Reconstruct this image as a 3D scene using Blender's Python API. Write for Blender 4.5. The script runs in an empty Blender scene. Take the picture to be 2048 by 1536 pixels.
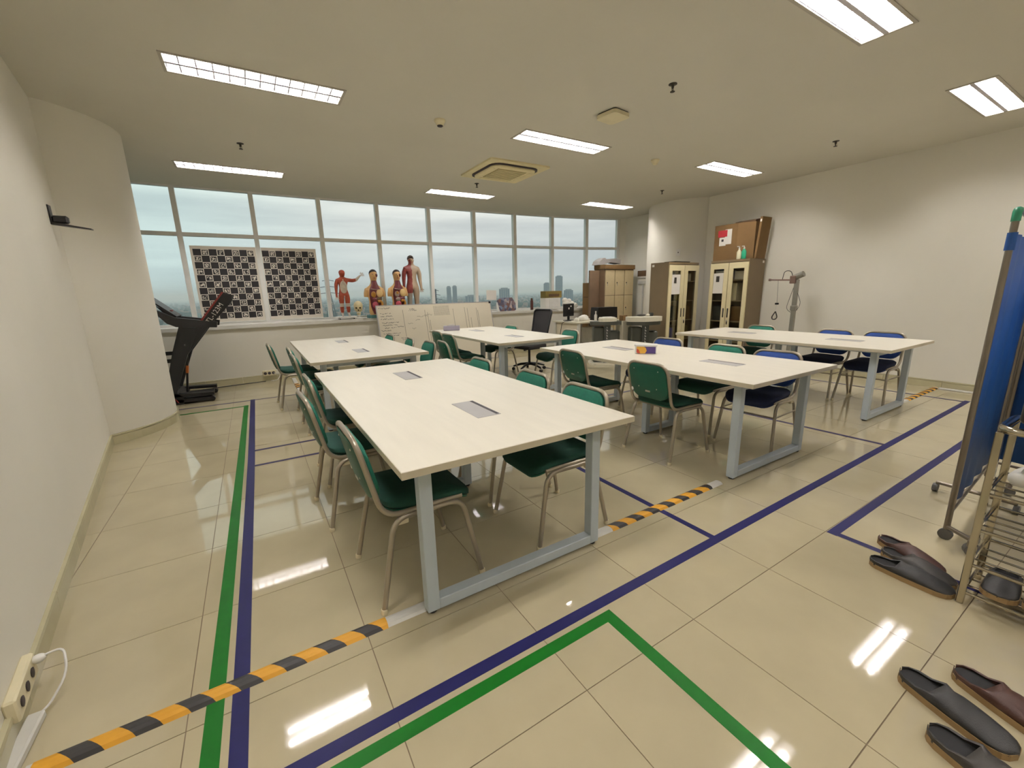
import bpy, bmesh, math, random
from mathutils import Vector, Matrix
random.seed(7)
sc = bpy.context.scene
COL = sc.collection
PI = math.pi

# ------------------------------------------------------------------ camera
cam_d = bpy.data.cameras.new('camera')
cam = bpy.data.objects.new('camera', cam_d)
COL.objects.link(cam)
cam_d.sensor_fit = 'HORIZONTAL'
cam_d.sensor_width = 36.0
cam_d.lens = 835.457 / 2048 * 36.0
cam_d.clip_start = 0.05
cam_d.clip_end = 40000
_yaw, _pitch, _roll = -0.5475, 0.2188, -0.0238
_f = Vector((-math.sin(_yaw) * math.cos(_pitch), math.cos(_yaw) * math.cos(_pitch), -math.sin(_pitch)))
_r0 = Vector((math.cos(_yaw), math.sin(_yaw), 0))
_u0 = _r0.cross(_f)
_r = math.cos(_roll) * _r0 + math.sin(_roll) * _u0
_u = -math.sin(_roll) * _r0 + math.cos(_roll) * _u0
M = Matrix((_r, _u, -_f)).transposed().to_4x4()
M.translation = Vector((0.9663, -1.5068, 1.3870))
cam.matrix_world = M
sc.camera = cam

# ------------------------------------------------------------------ colour management
sc.view_settings.view_transform = 'Standard'
sc.view_settings.look = 'None'
sc.view_settings.exposure = 0.0
sc.view_settings.gamma = 1.0
sc.view_settings.use_curve_mapping = False
TUBE = 168.0        # strength of the fluorescent tubes
SKY = 0.98         # strength of the overcast sky

# ------------------------------------------------------------------ sky
w = bpy.data.worlds.new('overcast_sky')
sc.world = w
w.use_nodes = True
nt = w.node_tree
nt.nodes.clear()
N = nt.nodes.new
tc = N('ShaderNodeTexCoord')
mp = N('ShaderNodeMapping'); mp.inputs['Scale'].default_value = (1.6, 1.6, 17.0)
nz = N('ShaderNodeTexNoise'); nz.inputs['Scale'].default_value = 1.3; nz.inputs['Detail'].default_value = 5.0; nz.inputs['Roughness'].default_value = 0.5
cr = N('ShaderNodeValToRGB')
cr.color_ramp.elements[0].position = 0.36; cr.color_ramp.elements[0].color = (0.74, 0.76, 0.78, 1)
cr.color_ramp.elements[1].position = 0.64; cr.color_ramp.elements[1].color = (1.05, 1.05, 1.03, 1)
sx = N('ShaderNodeSeparateXYZ')
mr = N('ShaderNodeMapRange'); mr.inputs['From Min'].default_value = 0.0; mr.inputs['From Max'].default_value = 0.28
mr.inputs['To Min'].default_value = 0.0; mr.inputs['To Max'].default_value = 1.0
hr = N('ShaderNodeMix'); hr.data_type = 'RGBA'
hr.inputs['A'].default_value = (0.70, 0.78, 0.84, 1); hr.inputs['B'].default_value = (1.08, 1.06, 1.03, 1)
mu = N('ShaderNodeMix'); mu.data_type = 'RGBA'; mu.blend_type = 'MULTIPLY'; mu.inputs['Factor'].default_value = 1.0
bg = N('ShaderNodeBackground'); bg.inputs['Strength'].default_value = SKY
wo = N('ShaderNodeOutputWorld')
L = nt.links.new
L(tc.outputs['Generated'], mp.inputs['Vector']); L(mp.outputs['Vector'], nz.inputs['Vector'])
L(nz.outputs['Fac'], cr.inputs['Fac']); L(tc.outputs['Generated'], sx.inputs['Vector'])
L(sx.outputs['Z'], mr.inputs['Value']); L(mr.outputs['Result'], hr.inputs['Factor'])
L(hr.outputs['Result'], mu.inputs['A']); L(cr.outputs['Color'], mu.inputs['B'])
az = N('ShaderNodeMapRange'); az.inputs['From Min'].default_value = -0.1; az.inputs['From Max'].default_value = 0.22
hz2 = N('ShaderNodeMix'); hz2.data_type = 'RGBA'; hz2.inputs['A'].default_value = (0.93, 1.01, 0.99, 1); hz2.inputs['B'].default_value = (1.05, 0.975, 0.95, 1)
mu2 = N('ShaderNodeMix'); mu2.data_type = 'RGBA'; mu2.blend_type = 'MULTIPLY'; mu2.inputs['Factor'].default_value = 1.0
L(sx.outputs['X'], az.inputs['Value']); L(az.outputs['Result'], hz2.inputs['Factor'])
L(mu.outputs['Result'], mu2.inputs['A']); L(hz2.outputs['Result'], mu2.inputs['B'])
L(mu2.outputs['Result'], bg.inputs['Color']); L(bg.outputs['Background'], wo.inputs['Surface'])

# ------------------------------------------------------------------ helpers: materials
def S(r, g, b):
    f = lambda c: (c / 255 / 12.92) if c / 255 <= 0.04045 else ((c / 255 + 0.055) / 1.055) ** 2.4
    return (f(r), f(g), f(b))
MATS = {}
def mat(name, rgb, rough=0.5, metal=0.0, var=0.06, scale=8.0, bump=0.0, coat=0.0, spec=0.5, tint=0.0, stretch=None):
    if name in MATS: return MATS[name]
    m = bpy.data.materials.new(name); m.use_nodes = True
    t = m.node_tree; b = t.nodes['Principled BSDF']
    b.inputs['Roughness'].default_value = rough; b.inputs['Metallic'].default_value = metal
    b.inputs['Specular IOR Level'].default_value = spec
    if coat: b.inputs['Coat Weight'].default_value = coat
    co = t.nodes.new('ShaderNodeTexCoord'); n = t.nodes.new('ShaderNodeTexNoise')
    n.inputs['Scale'].default_value = scale; n.inputs['Detail'].default_value = 4.0
    if stretch:
        mpn = t.nodes.new('ShaderNodeMapping'); mpn.inputs['Scale'].default_value = stretch
        t.links.new(co.outputs['Object'], mpn.inputs['Vector']); t.links.new(mpn.outputs['Vector'], n.inputs['Vector'])
    else:
        t.links.new(co.outputs['Object'], n.inputs['Vector'])
    r = t.nodes.new('ShaderNodeValToRGB')
    e = r.color_ramp.elements
    e[0].position = 0.3; e[1].position = 0.7
    e[0].color = tuple(max(0, c * (1 - var)) for c in rgb) + (1,)
    e[1].color = tuple(min(1, c * (1 + var)) for c in rgb) + (1,)
    t.links.new(n.outputs['Fac'], r.inputs['Fac'])
    out = r.outputs['Color']
    if tint:
        oi = t.nodes.new('ShaderNodeObjectInfo'); mrn = t.nodes.new('ShaderNodeMapRange')
        mrn.inputs['To Min'].default_value = 1 - tint; mrn.inputs['To Max'].default_value = 1 + tint
        t.links.new(oi.outputs['Random'], mrn.inputs['Value'])
        mx = t.nodes.new('ShaderNodeVectorMath'); mx.operation = 'SCALE'
        t.links.new(out, mx.inputs[0]); t.links.new(mrn.outputs['Result'], mx.inputs['Scale'])
        out = mx.outputs[0]
    t.links.new(out, b.inputs['Base Color'])
    if bump:
        bp = t.nodes.new('ShaderNodeBump'); bp.inputs['Strength'].default_value = bump; bp.inputs['Distance'].default_value = 0.01
        n2 = t.nodes.new('ShaderNodeTexNoise'); n2.inputs['Scale'].default_value = scale * 8
        t.links.new(co.outputs['Object'], n2.inputs['Vector'])
        t.links.new(n2.outputs['Fac'], bp.inputs['Height']); t.links.new(bp.outputs['Normal'], b.inputs['Normal'])
    MATS[name] = m
    return m
def emit(name, rgb, strength):
    m = bpy.data.materials.new(name); m.use_nodes = True
    t = m.node_tree; t.nodes.clear()
    e = t.nodes.new('ShaderNodeEmission'); o = t.nodes.new('ShaderNodeOutputMaterial')
    e.inputs['Color'].default_value = rgb + (1,); e.inputs['Strength'].default_value = strength
    t.links.new(e.outputs[0], o.inputs['Surface']); MATS[name] = m
    return m
def glass(name, tint, refl=0.06, rough=0.0):
    m = bpy.data.materials.new(name); m.use_nodes = True
    t = m.node_tree; t.nodes.clear()
    tr = t.nodes.new('ShaderNodeBsdfTransparent'); tr.inputs['Color'].default_value = tint + (1,)
    gl = t.nodes.new('ShaderNodeBsdfGlossy'); gl.inputs['Roughness'].default_value = rough
    fr = t.nodes.new('ShaderNodeFresnel'); fr.inputs['IOR'].default_value = 1.4
    nn = t.nodes.new('ShaderNodeTexNoise'); nn.inputs['Scale'].default_value = 0.6
    mm = t.nodes.new('ShaderNodeMath'); mm.operation = 'MULTIPLY'; mm.inputs[1].default_value = refl * 12
    m2 = t.nodes.new('ShaderNodeMath'); m2.operation = 'MULTIPLY'
    mrr = t.nodes.new('ShaderNodeMapRange'); mrr.inputs['To Min'].default_value = 0.9; mrr.inputs['To Max'].default_value = 1.1
    mx = t.nodes.new('ShaderNodeMixShader'); o = t.nodes.new('ShaderNodeOutputMaterial')
    t.links.new(fr.outputs[0], mm.inputs[0]); t.links.new(nn.outputs['Fac'], mrr.inputs['Value'])
    t.links.new(mm.outputs[0], m2.inputs[0]); t.links.new(mrr.outputs[0], m2.inputs[1])
    t.links.new(m2.outputs[0], mx.inputs[0]); t.links.new(tr.outputs[0], mx.inputs[1]); t.links.new(gl.outputs[0], mx.inputs[2])
    t.links.new(mx.outputs[0], o.inputs['Surface']); MATS[name] = m
    return m

# ------------------------------------------------------------------ helpers: meshes
class MB:
    def __init__(s): s.v = []; s.f = []
    def add(s, vs, fs):
        o = len(s.v); s.v += [tuple(p) for p in vs]; s.f += [tuple(i + o for i in q) for q in fs]; return s
    def box(s, x0, x1, y0, y1, z0, z1, ch=0.0):
        if ch <= 0:
            return s.add([(x0, y0, z0), (x1, y0, z0), (x1, y1, z0), (x0, y1, z0), (x0, y0, z1), (x1, y0, z1), (x1, y1, z1), (x0, y1, z1)],
                         [(3, 2, 1, 0), (4, 5, 6, 7), (0, 1, 5, 4), (1, 2, 6, 5), (2, 3, 7, 6), (3, 0, 4, 7)])
        ch = min(ch, (x1 - x0) * .45, (y1 - y0) * .45, (z1 - z0) * .45)
        c = Vector(((x0 + x1) / 2, (y0 + y1) / 2, (z0 + z1) / 2)); h = Vector(((x1 - x0) / 2, (y1 - y0) / 2, (z1 - z0) / 2))
        idx = {}; vs = []
        for sx_ in (-1, 1):
            for sy in (-1, 1):
                for sz in (-1, 1):
                    for a in range(3):
                        p = [sx_ * (h.x - ch), sy * (h.y - ch), sz * (h.z - ch)]
                        p[a] = (sx_, sy, sz)[a] * h[a]
                        idx[(sx_, sy, sz, a)] = len(vs); vs.append(c + Vector(p))
        fs = []
        for a in range(3):
            b, d = (a + 1) % 3, (a + 2) % 3
            for sg in (-1, 1):
                q = []
                for (i, j) in ((-1, -1), (1, -1), (1, 1), (-1, 1)):
                    k = [0, 0, 0]; k[a] = sg; k[b] = i; k[d] = j; q.append(idx[(*k, a)])
                fs.append(tuple(q if sg > 0 else q[::-1]))
        for a in range(3):
            b, d = (a + 1) % 3, (a + 2) % 3
            for i in (-1, 1):
                for j in (-1, 1):
                    k0 = [0, 0, 0]; k0[b] = i; k0[d] = j; k1 = k0[:]; k0[a] = -1; k1[a] = 1
                    q = [idx[(*k0, b)], idx[(*k1, b)], idx[(*k1, d)], idx[(*k0, d)]]
                    fs.append(tuple(q if i * j > 0 else q[::-1]))
        for sx_ in (-1, 1):
            for sy in (-1, 1):
                for sz in (-1, 1):
                    q = [idx[(sx_, sy, sz, a)] for a in range(3)]
                    fs.append(tuple(q if sx_ * sy * sz > 0 else q[::-1]))
        return s.add(vs, fs)
    def prism(s, poly, z0, z1):
        n = len(poly)
        return s.add([(p[0], p[1], z0) for p in poly] + [(p[0], p[1], z1) for p in poly],
                     [tuple(range(n))[::-1], tuple(range(n, 2 * n))] + [(i, (i + 1) % n, n + (i + 1) % n, n + i) for i in range(n)])
    def prism_y(s, poly, y0, y1):   # polygon in XZ
        n = len(poly)
        return s.add([(p[0], y0, p[1]) for p in poly] + [(p[0], y1, p[1]) for p in poly],
                     [tuple(range(n)), tuple(range(n, 2 * n))[::-1]] + [(i, n + i, n + (i + 1) % n, (i + 1) % n) for i in range(n)])
    def tube(s, path, r, n=8, closed=False, caps=True):
        P = [Vector(p) for p in path]; m = len(P)
        rs = r if isinstance(r, (list, tuple)) else [r] * m
        T = []
        for i in range(m):
            a = P[i - 1] if (i > 0 or closed) else P[i]
            b = P[(i + 1) % m] if (i < m - 1 or closed) else P[i]
            T.append((b - a).normalized())
        up = Vector((0, 0, 1)) if abs(T[0].z) < .9 else Vector((1, 0, 0))
        u = T[0].cross(up).normalized(); vs = []
        for i in range(m):
            u = (u - T[i] * u.dot(T[i])).normalized(); v = T[i].cross(u)
            for k in range(n):
                a = 2 * PI * k / n
                vs.append(P[i] + rs[i] * (math.cos(a) * u + math.sin(a) * v))
        fs = []
        for i in range(m if closed else m - 1):
            j = (i + 1) % m
            for k in range(n):
                fs.append((i * n + k, i * n + (k + 1) % n, j * n + (k + 1) % n, j * n + k))
        if caps and not closed:
            fs.append(tuple(range(n))[::-1]); fs.append(tuple(range((m - 1) * n, m * n)))
        return s.add(vs, fs)
    def bar(s, p, q, wx, wy=None):   # square bar
        return s.tube([p, q], [(wx) * .7071] * 2, 4)
    def lathe(s, prof, c=(0, 0, 0), n=20):
        vs = []; fs = []
        for (r, z) in prof:
            for k in range(n):
                a = 2 * PI * k / n; vs.append((c[0] + r * math.cos(a), c[1] + r * math.sin(a), c[2] + z))
        for i in range(len(prof) - 1):
            for k in range(n):
                fs.append((i * n + k, i * n + (k + 1) % n, (i + 1) * n + (k + 1) % n, (i + 1) * n + k))
        fs.append(tuple(range(n))[::-1]); fs.append(tuple(range((len(prof) - 1) * n, len(prof) * n)))
        return s.add(vs, fs)
    def loft(s, rings, n=20, cap=True):   # (cx, cy, z, rx, ry)
        vs = []; fs = []
        for (cx, cy, z, rx, ry) in rings:
            for k in range(n):
                a = 2 * PI * k / n; vs.append((cx + rx * math.cos(a), cy + ry * math.sin(a), z))
        for i in range(len(rings) - 1):
            for k in range(n):
                fs.append((i * n + k, i * n + (k + 1) % n, (i + 1) * n + (k + 1) % n, (i + 1) * n + k))
        if cap: fs.append(tuple(range(n))[::-1]); fs.append(tuple(range((len(rings) - 1) * n, len(rings) * n)))
        return s.add(vs, fs)
    def ball(s, c, rx, ry=None, rz=None, n=14, m=9, lo=-1.0, hi=1.0):
        ry = ry or rx; rz = rz or rx
        prof = []
        for i in range(m + 1):
            t = lo + (hi - lo) * i / m
            a = math.asin(max(-1, min(1, t))) if False else (-PI / 2 + PI * ((lo + 1) / 2 + (hi - lo) / 2 * i / m))
            prof.append((math.cos(a), math.sin(a)))
        rings = [(c[0], c[1], c[2] + rz * z, max(rx * r, 1e-4), max(ry * r, 1e-4)) for r, z in prof]
        return s.loft(rings, n)
    def quad(s, a, b, c, d): return s.add([a, b, c, d], [(0, 1, 2, 3)])
    def xf(s, m):
        s.v = [tuple(m @ Vector(p)) for p in s.v]; return s
    def build(s, name, material, parent=None, smooth=False, loc=None, rz=0.0):
        me = bpy.data.meshes.new(name); me.from_pydata(s.v, [], s.f); me.update()
        bm = bmesh.new(); bm.from_mesh(me); bmesh.ops.recalc_face_normals(bm, faces=bm.faces[:]); bm.to_mesh(me); bm.free()
        if smooth:
            for p in me.polygons: p.use_smooth = True
            try: me.set_sharp_from_angle(angle=math.radians(50))
            except Exception: pass
        o = bpy.data.objects.new(name, me); COL.objects.link(o)
        if material: me.materials.append(MATS[material] if isinstance(material, str) else material)
        if parent: o.parent = parent
        if loc: o.location = loc
        if rz: o.rotation_euler = (0, 0, rz)
        return o
def fillet(pts, r, k=5):
    P = [Vector(p) for p in pts]; out = [P[0]]
    for i in range(1, len(P) - 1):
        a, b, c = P[i - 1], P[i], P[i + 1]
        rr = r[i] if isinstance(r, dict) and i in r else (r if not isinstance(r, dict) else 0.03)
        rr = min(rr, (a - b).length * .49, (c - b).length * .49)
        p = b + (a - b).normalized() * rr; q = b + (c - b).normalized() * rr
        for j in range(k + 1):
            t = j / k; out.append((1 - t) ** 2 * p + 2 * t * (1 - t) * b + t * t * q)
    out.append(P[-1]); return out
def rrect(hx, hy, r, k=4):
    out = []
    for (cx, cy, a0) in ((hx - r, hy - r, 0), (-hx + r, hy - r, PI / 2), (-hx + r, -hy + r, PI), (hx - r, -hy + r, 1.5 * PI)):
        for j in range(k + 1):
            a = a0 + PI / 2 * j / k; out.append((cx + r * math.cos(a), cy + r * math.sin(a)))
    return out
def pad(outline, t, fn, e=0.012, inset=0.05):
    """cushion: outline in (u,v), thickness t along w, mapped by fn(u,v,w)"""
    rings = []
    for sc_, w_ in ((0.5, -t / 2 - .002), (1 - inset, -t / 2), (1, -t / 2 + e), (1, t / 2 - e), (1 - inset, t / 2), (0.5, t / 2 + .004)):
        rings.append([fn(u * sc_, v * sc_, w_) for u, v in outline])
    n = len(outline); vs = [p for r in rings for p in r]; fs = []
    for i in range(len(rings) - 1):
        for k in range(n): fs.append((i * n + k, i * n + (k + 1) % n, (i + 1) * n + (k + 1) % n, (i + 1) * n + k))
    vs.append(fn(0, 0, -t / 2 - .003)); vs.append(fn(0, 0, t / 2 + .006)); a = len(vs) - 2
    for k in range(n):
        fs.append((a, (k + 1) % n, k)); fs.append((a + 1, (len(rings) - 1) * n + k, (len(rings) - 1) * n + (k + 1) % n))
    return MB().add(vs, fs)
def tag(o, label=None, cat=None, group=None, kind=None):
    if label: o['label'] = label
    if cat: o['category'] = cat
    if group: o['group'] = group
    if kind: o['kind'] = kind
    return o
def thing(name, label, cat, loc=(0, 0, 0), rz=0.0, group=None, kind=None):
    o = bpy.data.objects.new(name, None); COL.objects.link(o)
    o.empty_display_size = 0.1; o.location = loc; o.rotation_euler = (0, 0, rz)
    return tag(o, label, cat, group, kind)
KIDS = {}
def kids(o):
    if o.name not in KIDS: KIDS[o.name] = [c for c in bpy.data.objects if c.parent == o]
    return KIDS[o.name]
def copy_tree(o, parent=None):
    c = o.copy(); COL.objects.link(c); c.parent = parent
    for ch in kids(o): copy_tree(ch, c)
    return c
def text_mesh(name, s, size, material, parent=None, depth=0.001, mtx=None):
    cu = bpy.data.curves.new('txt', 'FONT'); cu.body = s; cu.size = size; cu.extrude = depth
    cu.align_x = 'CENTER'; cu.align_y = 'CENTER'
    ob = bpy.data.objects.new('txt', cu); COL.objects.link(ob)
    dg = bpy.context.evaluated_depsgraph_get(); me = bpy.data.meshes.new_from_object(ob.evaluated_get(dg))
    bpy.data.objects.remove(ob); me.name = name
    if mtx is not None: me.transform(mtx)
    me.materials.clear(); me.materials.append(MATS[material])
    o = bpy.data.objects.new(name, me); COL.objects.link(o); o.parent = parent
    return o

# ------------------------------------------------------------------ materials
mat('wall_paint', S(231, 227, 214), 0.85, var=0.02, scale=1.2, bump=0.03)
mat('ceiling_paint', S(208, 204, 190), 0.9, var=0.02, scale=1.0)
mat('grout', S(120, 104, 82), 0.8, var=0.15)
mat('tile', S(183, 172, 142), 0.04, var=0.05, scale=3.2, spec=0.5, tint=0.025)
MATS['tile'].node_tree.nodes['Principled BSDF'].inputs['IOR'].default_value = 1.75
mat('skirting_tile', S(190, 183, 150), 0.2, var=0.05, scale=5, tint=0.03)
mat('window_frame', S(226, 224, 218), 0.45, var=0.03)
mat('sill_white', S(222, 220, 212), 0.4, var=0.03)
glass('window_glass', (0.93, 0.975, 0.965), 0.045)
glass('cabinet_glass', (0.94, 0.94, 0.92), 0.04)
mat('tabletop', S(236, 230, 214), 0.32, var=0.025, scale=2.2, stretch=(9, 1, 9), spec=0.45)
mat('table_edge', S(205, 196, 172), 0.5, var=0.04)
mat('table_leg', S(186, 196, 202), 0.4, var=0.03)
mat('rubber_black', S(22, 21, 20), 0.6)
mat('alu_plate', S(190, 187, 186), 0.35, 0.3, var=0.03)
mat('slot_dark', S(52, 44, 48), 0.5)
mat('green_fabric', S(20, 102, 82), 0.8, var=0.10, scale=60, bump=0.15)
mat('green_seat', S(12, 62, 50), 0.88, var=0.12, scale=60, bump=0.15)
mat('green_shell', S(10, 78, 58), 0.45, var=0.06, scale=20)
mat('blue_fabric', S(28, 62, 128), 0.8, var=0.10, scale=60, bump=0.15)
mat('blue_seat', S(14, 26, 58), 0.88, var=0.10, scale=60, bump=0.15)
mat('blue_shell', S(18, 40, 92), 0.45, var=0.06, scale=20)
mat('chair_tube', S(168, 158, 140), 0.32, 0.55, var=0.04)
mat('cream_plastic', S(214, 202, 168), 0.5)
mat('steel_bolt', S(200, 196, 186), 0.3, 0.8)
mat('chrome', S(176, 168, 150), 0.16, 1.0, var=0.03)
mat('tape_blue', S(26, 26, 74), 0.5, var=0.06, scale=20, spec=0.2)
mat('tape_purple', S(44, 36, 68), 0.5, var=0.06, scale=20, spec=0.2)
mat('tape_green', S(6, 92, 16), 0.5, var=0.06, scale=20, spec=0.2)
mat('raceway_white', S(206, 204, 196), 0.4)
mat('fixture_white', S(225, 224, 226), 0.35, var=0.02)
mat('fixture_frame', S(178, 172, 158), 0.45)
mat('louvre_alu', S(206, 202, 208), 0.35, 0.2, var=0.02)
emit('tube_glow', (1.0, 0.955, 0.925), TUBE)
mat('ac_cream', S(232, 220, 176), 0.5)
mat('ac_grille', S(176, 164, 118), 0.6)
mat('dark_metal', S(60, 56, 50), 0.5, 0.4)
mat('beige_plastic', S(222, 212, 178), 0.5)
mat('white_plastic', S(228, 226, 220), 0.45)
mat('black_plastic', S(20, 20, 21), 0.4, var=0.1)
mat('treadmill_black', S(24, 24, 25), 0.5, var=0.1)
mat('treadmill_red', S(130, 34, 28), 0.45)
mat('orange_plastic', S(196, 104, 44), 0.5)
mat('cabinet_brown', S(128, 110, 82), 0.5, var=0.03)
mat('cabinet_cream', S(232, 220, 178), 0.45, var=0.02)
mat('cabinet_inside', S(158, 142, 110), 0.7)
mat('locker_cream', S(214, 196, 156), 0.5, var=0.03, scale=14)
mat('locker_brown', S(120, 98, 76), 0.5)
mat('cardboard', S(120, 92, 54), 0.85, var=0.06, scale=6)
mat('cardboard_dark', S(82, 60, 34), 0.85, var=0.06)
mat('grey_foam', S(150, 146, 142), 0.8)
mat('mesh_black', S(40, 38, 38), 0.9, var=0.2, scale=80)
mat('paper', S(236, 232, 224), 0.8, var=0.02)
mat('red_print', S(196, 52, 62), 0.7)
mat('whiteboard', S(228, 219, 198), 0.3, var=0.03, scale=2)
mat('marker_ink', S(78, 78, 74), 0.7)
mat('faint_ink', S(156, 148, 128), 0.7)
mat('machine_grey', S(74, 76, 66), 0.5, var=0.06)
mat('machine_dark', S(52, 54, 48), 0.5)
mat('tray_white', S(222, 216, 196), 0.4)
mat('curtain_blue', S(22, 74, 142), 0.55, var=0.12, scale=5)
mat('curtain_green_cap', S(40, 128, 96), 0.4)
mat('screen_tube', S(128, 118, 104), 0.3, 0.6)
mat('caster_grey', S(84, 82, 78), 0.5)
mat('slipper_black', S(34, 33, 31), 0.55, bump=0.1, scale=30)
mat('slipper_brown', S(62, 34, 22), 0.5, bump=0.1, scale=30)
mat('slipper_dark', S(46, 42, 36), 0.55, bump=0.1, scale=30)
mat('sole_tan', S(140, 114, 74), 0.7)
mat('insole_black', S(22, 22, 22), 0.8)
mat('muscle_red', S(150, 62, 38), 0.5, var=0.3, scale=22, stretch=(1, 1, .25))
mat('muscle_dark', S(104, 34, 34), 0.5, var=0.25, scale=22)
mat('tendon', S(196, 184, 164), 0.5, var=0.15, scale=18)
mat('bone', S(214, 200, 156), 0.5, var=0.1, scale=16)
mat('bone_dark', S(84, 66, 40), 0.7)
mat('skin_tan', S(218, 176, 118), 0.35, var=0.05, scale=6)
mat('skin_grey', S(172, 152, 128), 0.5, var=0.06, scale=6)
mat('hair_black', S(34, 26, 24), 0.6)
mat('organ_wine', S(92, 26, 32), 0.4, var=0.2, scale=20)
mat('organ_pink', S(176, 72, 86), 0.4, var=0.2, scale=20)
mat('organ_mustard', S(176, 124, 44), 0.4, var=0.2, scale=20)
mat('organ_cream', S(222, 190, 132), 0.4, var=0.08, scale=20)
mat('organ_grey', S(146, 130, 118), 0.4, var=0.15, scale=20)
mat('teal_base', S(86, 140, 140), 0.5)
mat('hoist_metal', S(150, 148, 138), 0.35, 0.5)
mat('copper_metal', S(140, 116, 104), 0.35, 0.5)
mat('soap_green', S(42, 160, 120), 0.3)
mat('soap_cream', S(232, 224, 190), 0.3)
mat('tissue_lilac', S(170, 164, 182), 0.6)
mat('wipes_purple', S(66, 48, 110), 0.5)
mat('wipes_yellow', S(226, 172, 62), 0.5)
mat('wipes_red', S(176, 62, 40), 0.5)
mat('yellow_green', S(176, 178, 44), 0.6)
mat('blue_box', S(62, 62, 128), 0.6)
mat('olive_box', S(120, 104, 48), 0.8)
mat('brown_bottle', S(74, 34, 26), 0.35)
mat('bag_white', S(236, 232, 220), 0.6, bump=0.3, scale=6)
mat('tower_concrete', S(128, 134, 138), 0.8, var=0.08, scale=0.02)
mat('tower_glass', S(74, 92, 108), 0.5, var=0.1, scale=0.05)
mat('pylon_steel', S(62, 72, 80), 0.6)
mat('tree_green', S(44, 66, 48), 0.9, var=0.3, scale=0.02)
mat('ground_green', S(62, 80, 66), 0.95, var=0.35, scale=0.008)
mat('roof_mix', S(150, 128, 112), 0.9, var=0.3, scale=0.01)

def nodes_mat(name, rough=0.5):
    m = bpy.data.materials.new(name); m.use_nodes = True; MATS[name] = m
    t = m.node_tree; b = t.nodes['Principled BSDF']; b.inputs['Roughness'].default_value = rough
    return m, t, b
def mnode(t, op, a, b=None):
    n = t.nodes.new('ShaderNodeMath'); n.operation = op
    for i, x in enumerate((a, b)):
        if x is None: continue
        if isinstance(x, (int, float)): n.inputs[i].default_value = x
        else: t.links.new(x, n.inputs[i])
    return n.outputs[0]
def mixc(t, fac, a, b):
    n = t.nodes.new('ShaderNodeMix'); n.data_type = 'RGBA'
    t.links.new(fac, n.inputs['Factor'])
    for k, x in (('A', a), ('B', b)):
        if isinstance(x, tuple): n.inputs[k].default_value = x + (1,)
        else: t.links.new(x, n.inputs[k])
    return n.outputs['Result']
# hazard stripes, slanted, along the local x axis
m, t, b = nodes_mat('hazard_tape', 0.55)
co = t.nodes.new('ShaderNodeTexCoord'); se = t.nodes.new('ShaderNodeSeparateXYZ'); t.links.new(co.outputs['Object'], se.inputs[0])
q = mnode(t, 'FRACT', mnode(t, 'MULTIPLY', mnode(t, 'ADD', mnode(t, 'SUBTRACT', se.outputs['X'], 0.305), mnode(t, 'MULTIPLY', se.outputs['Y'], 0.9)), 1 / 0.146))
k = mnode(t, 'GREATER_THAN', q, 0.52)
nn = t.nodes.new('ShaderNodeTexNoise'); nn.inputs['Scale'].default_value = 14
t.links.new(co.outputs['Object'], nn.inputs['Vector'])
yel = mixc(t, nn.outputs['Fac'], S(206, 146, 30), S(226, 168, 52))
t.links.new(mixc(t, k, yel, S(42, 40, 38)), b.inputs['Base Color'])
# calibration board: chequer squares with random dot markers, from UV (8 x 11 cells)
m, t, b = nodes_mat('marker_board', 0.7)
uv = t.nodes.new('ShaderNodeUVMap'); se = t.nodes.new('ShaderNodeSeparateXYZ'); t.links.new(uv.outputs[0], se.inputs[0])
U, V_ = se.outputs['X'], se.outputs['Y']
fu, fv = mnode(t, 'FLOOR', U), mnode(t, 'FLOOR', V_)
par = mnode(t, 'GREATER_THAN', mnode(t, 'FRACT', mnode(t, 'MULTIPLY', mnode(t, 'ADD', fu, fv), 0.5)), 0.25)
lu, lv = mnode(t, 'FRACT', U), mnode(t, 'FRACT', V_)
du = mnode(t, 'ABSOLUTE', mnode(t, 'SUBTRACT', lu, 0.5)); dv = mnode(t, 'ABSOLUTE', mnode(t, 'SUBTRACT', lv, 0.5))
dm = mnode(t, 'MAXIMUM', du, dv)
inmark = mnode(t, 'LESS_THAN', dm, 0.385)
inbits = mnode(t, 'LESS_THAN', dm, 0.29)
cb = t.nodes.new('ShaderNodeCombineXYZ')
t.links.new(mnode(t, 'FLOOR', mnode(t, 'MULTIPLY', mnode(t, 'ADD', U, 0.21 * 0 + 0.04), 8.6)), cb.inputs[0])
t.links.new(mnode(t, 'FLOOR', mnode(t, 'MULTIPLY', mnode(t, 'ADD', V_, 0.04), 8.6)), cb.inputs[1])
wn = t.nodes.new('ShaderNodeTexWhiteNoise'); wn.noise_dimensions = '2D'; t.links.new(cb.outputs[0], wn.inputs['Vector'])
bit = mnode(t, 'MULTIPLY', mnode(t, 'GREATER_THAN', wn.outputs['Value'], 0.5), inbits)
cell_black = mnode(t, 'MAXIMUM', mnode(t, 'SUBTRACT', 1, par), mnode(t, 'MULTIPLY', par, mnode(t, 'SUBTRACT', inmark, bit)))
inside = mnode(t, 'MULTIPLY', mnode(t, 'MULTIPLY', mnode(t, 'GREATER_THAN', U, 0.0), mnode(t, 'LESS_THAN', U, 8.0)),
               mnode(t, 'MULTIPLY', mnode(t, 'GREATER_THAN', V_, 0.0), mnode(t, 'LESS_THAN', V_, 11.0)))
t.links.new(mixc(t, mnode(t, 'MULTIPLY', cell_black, inside), S(214, 206, 192), S(24, 20, 20)), b.inputs['Base Color'])
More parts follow.
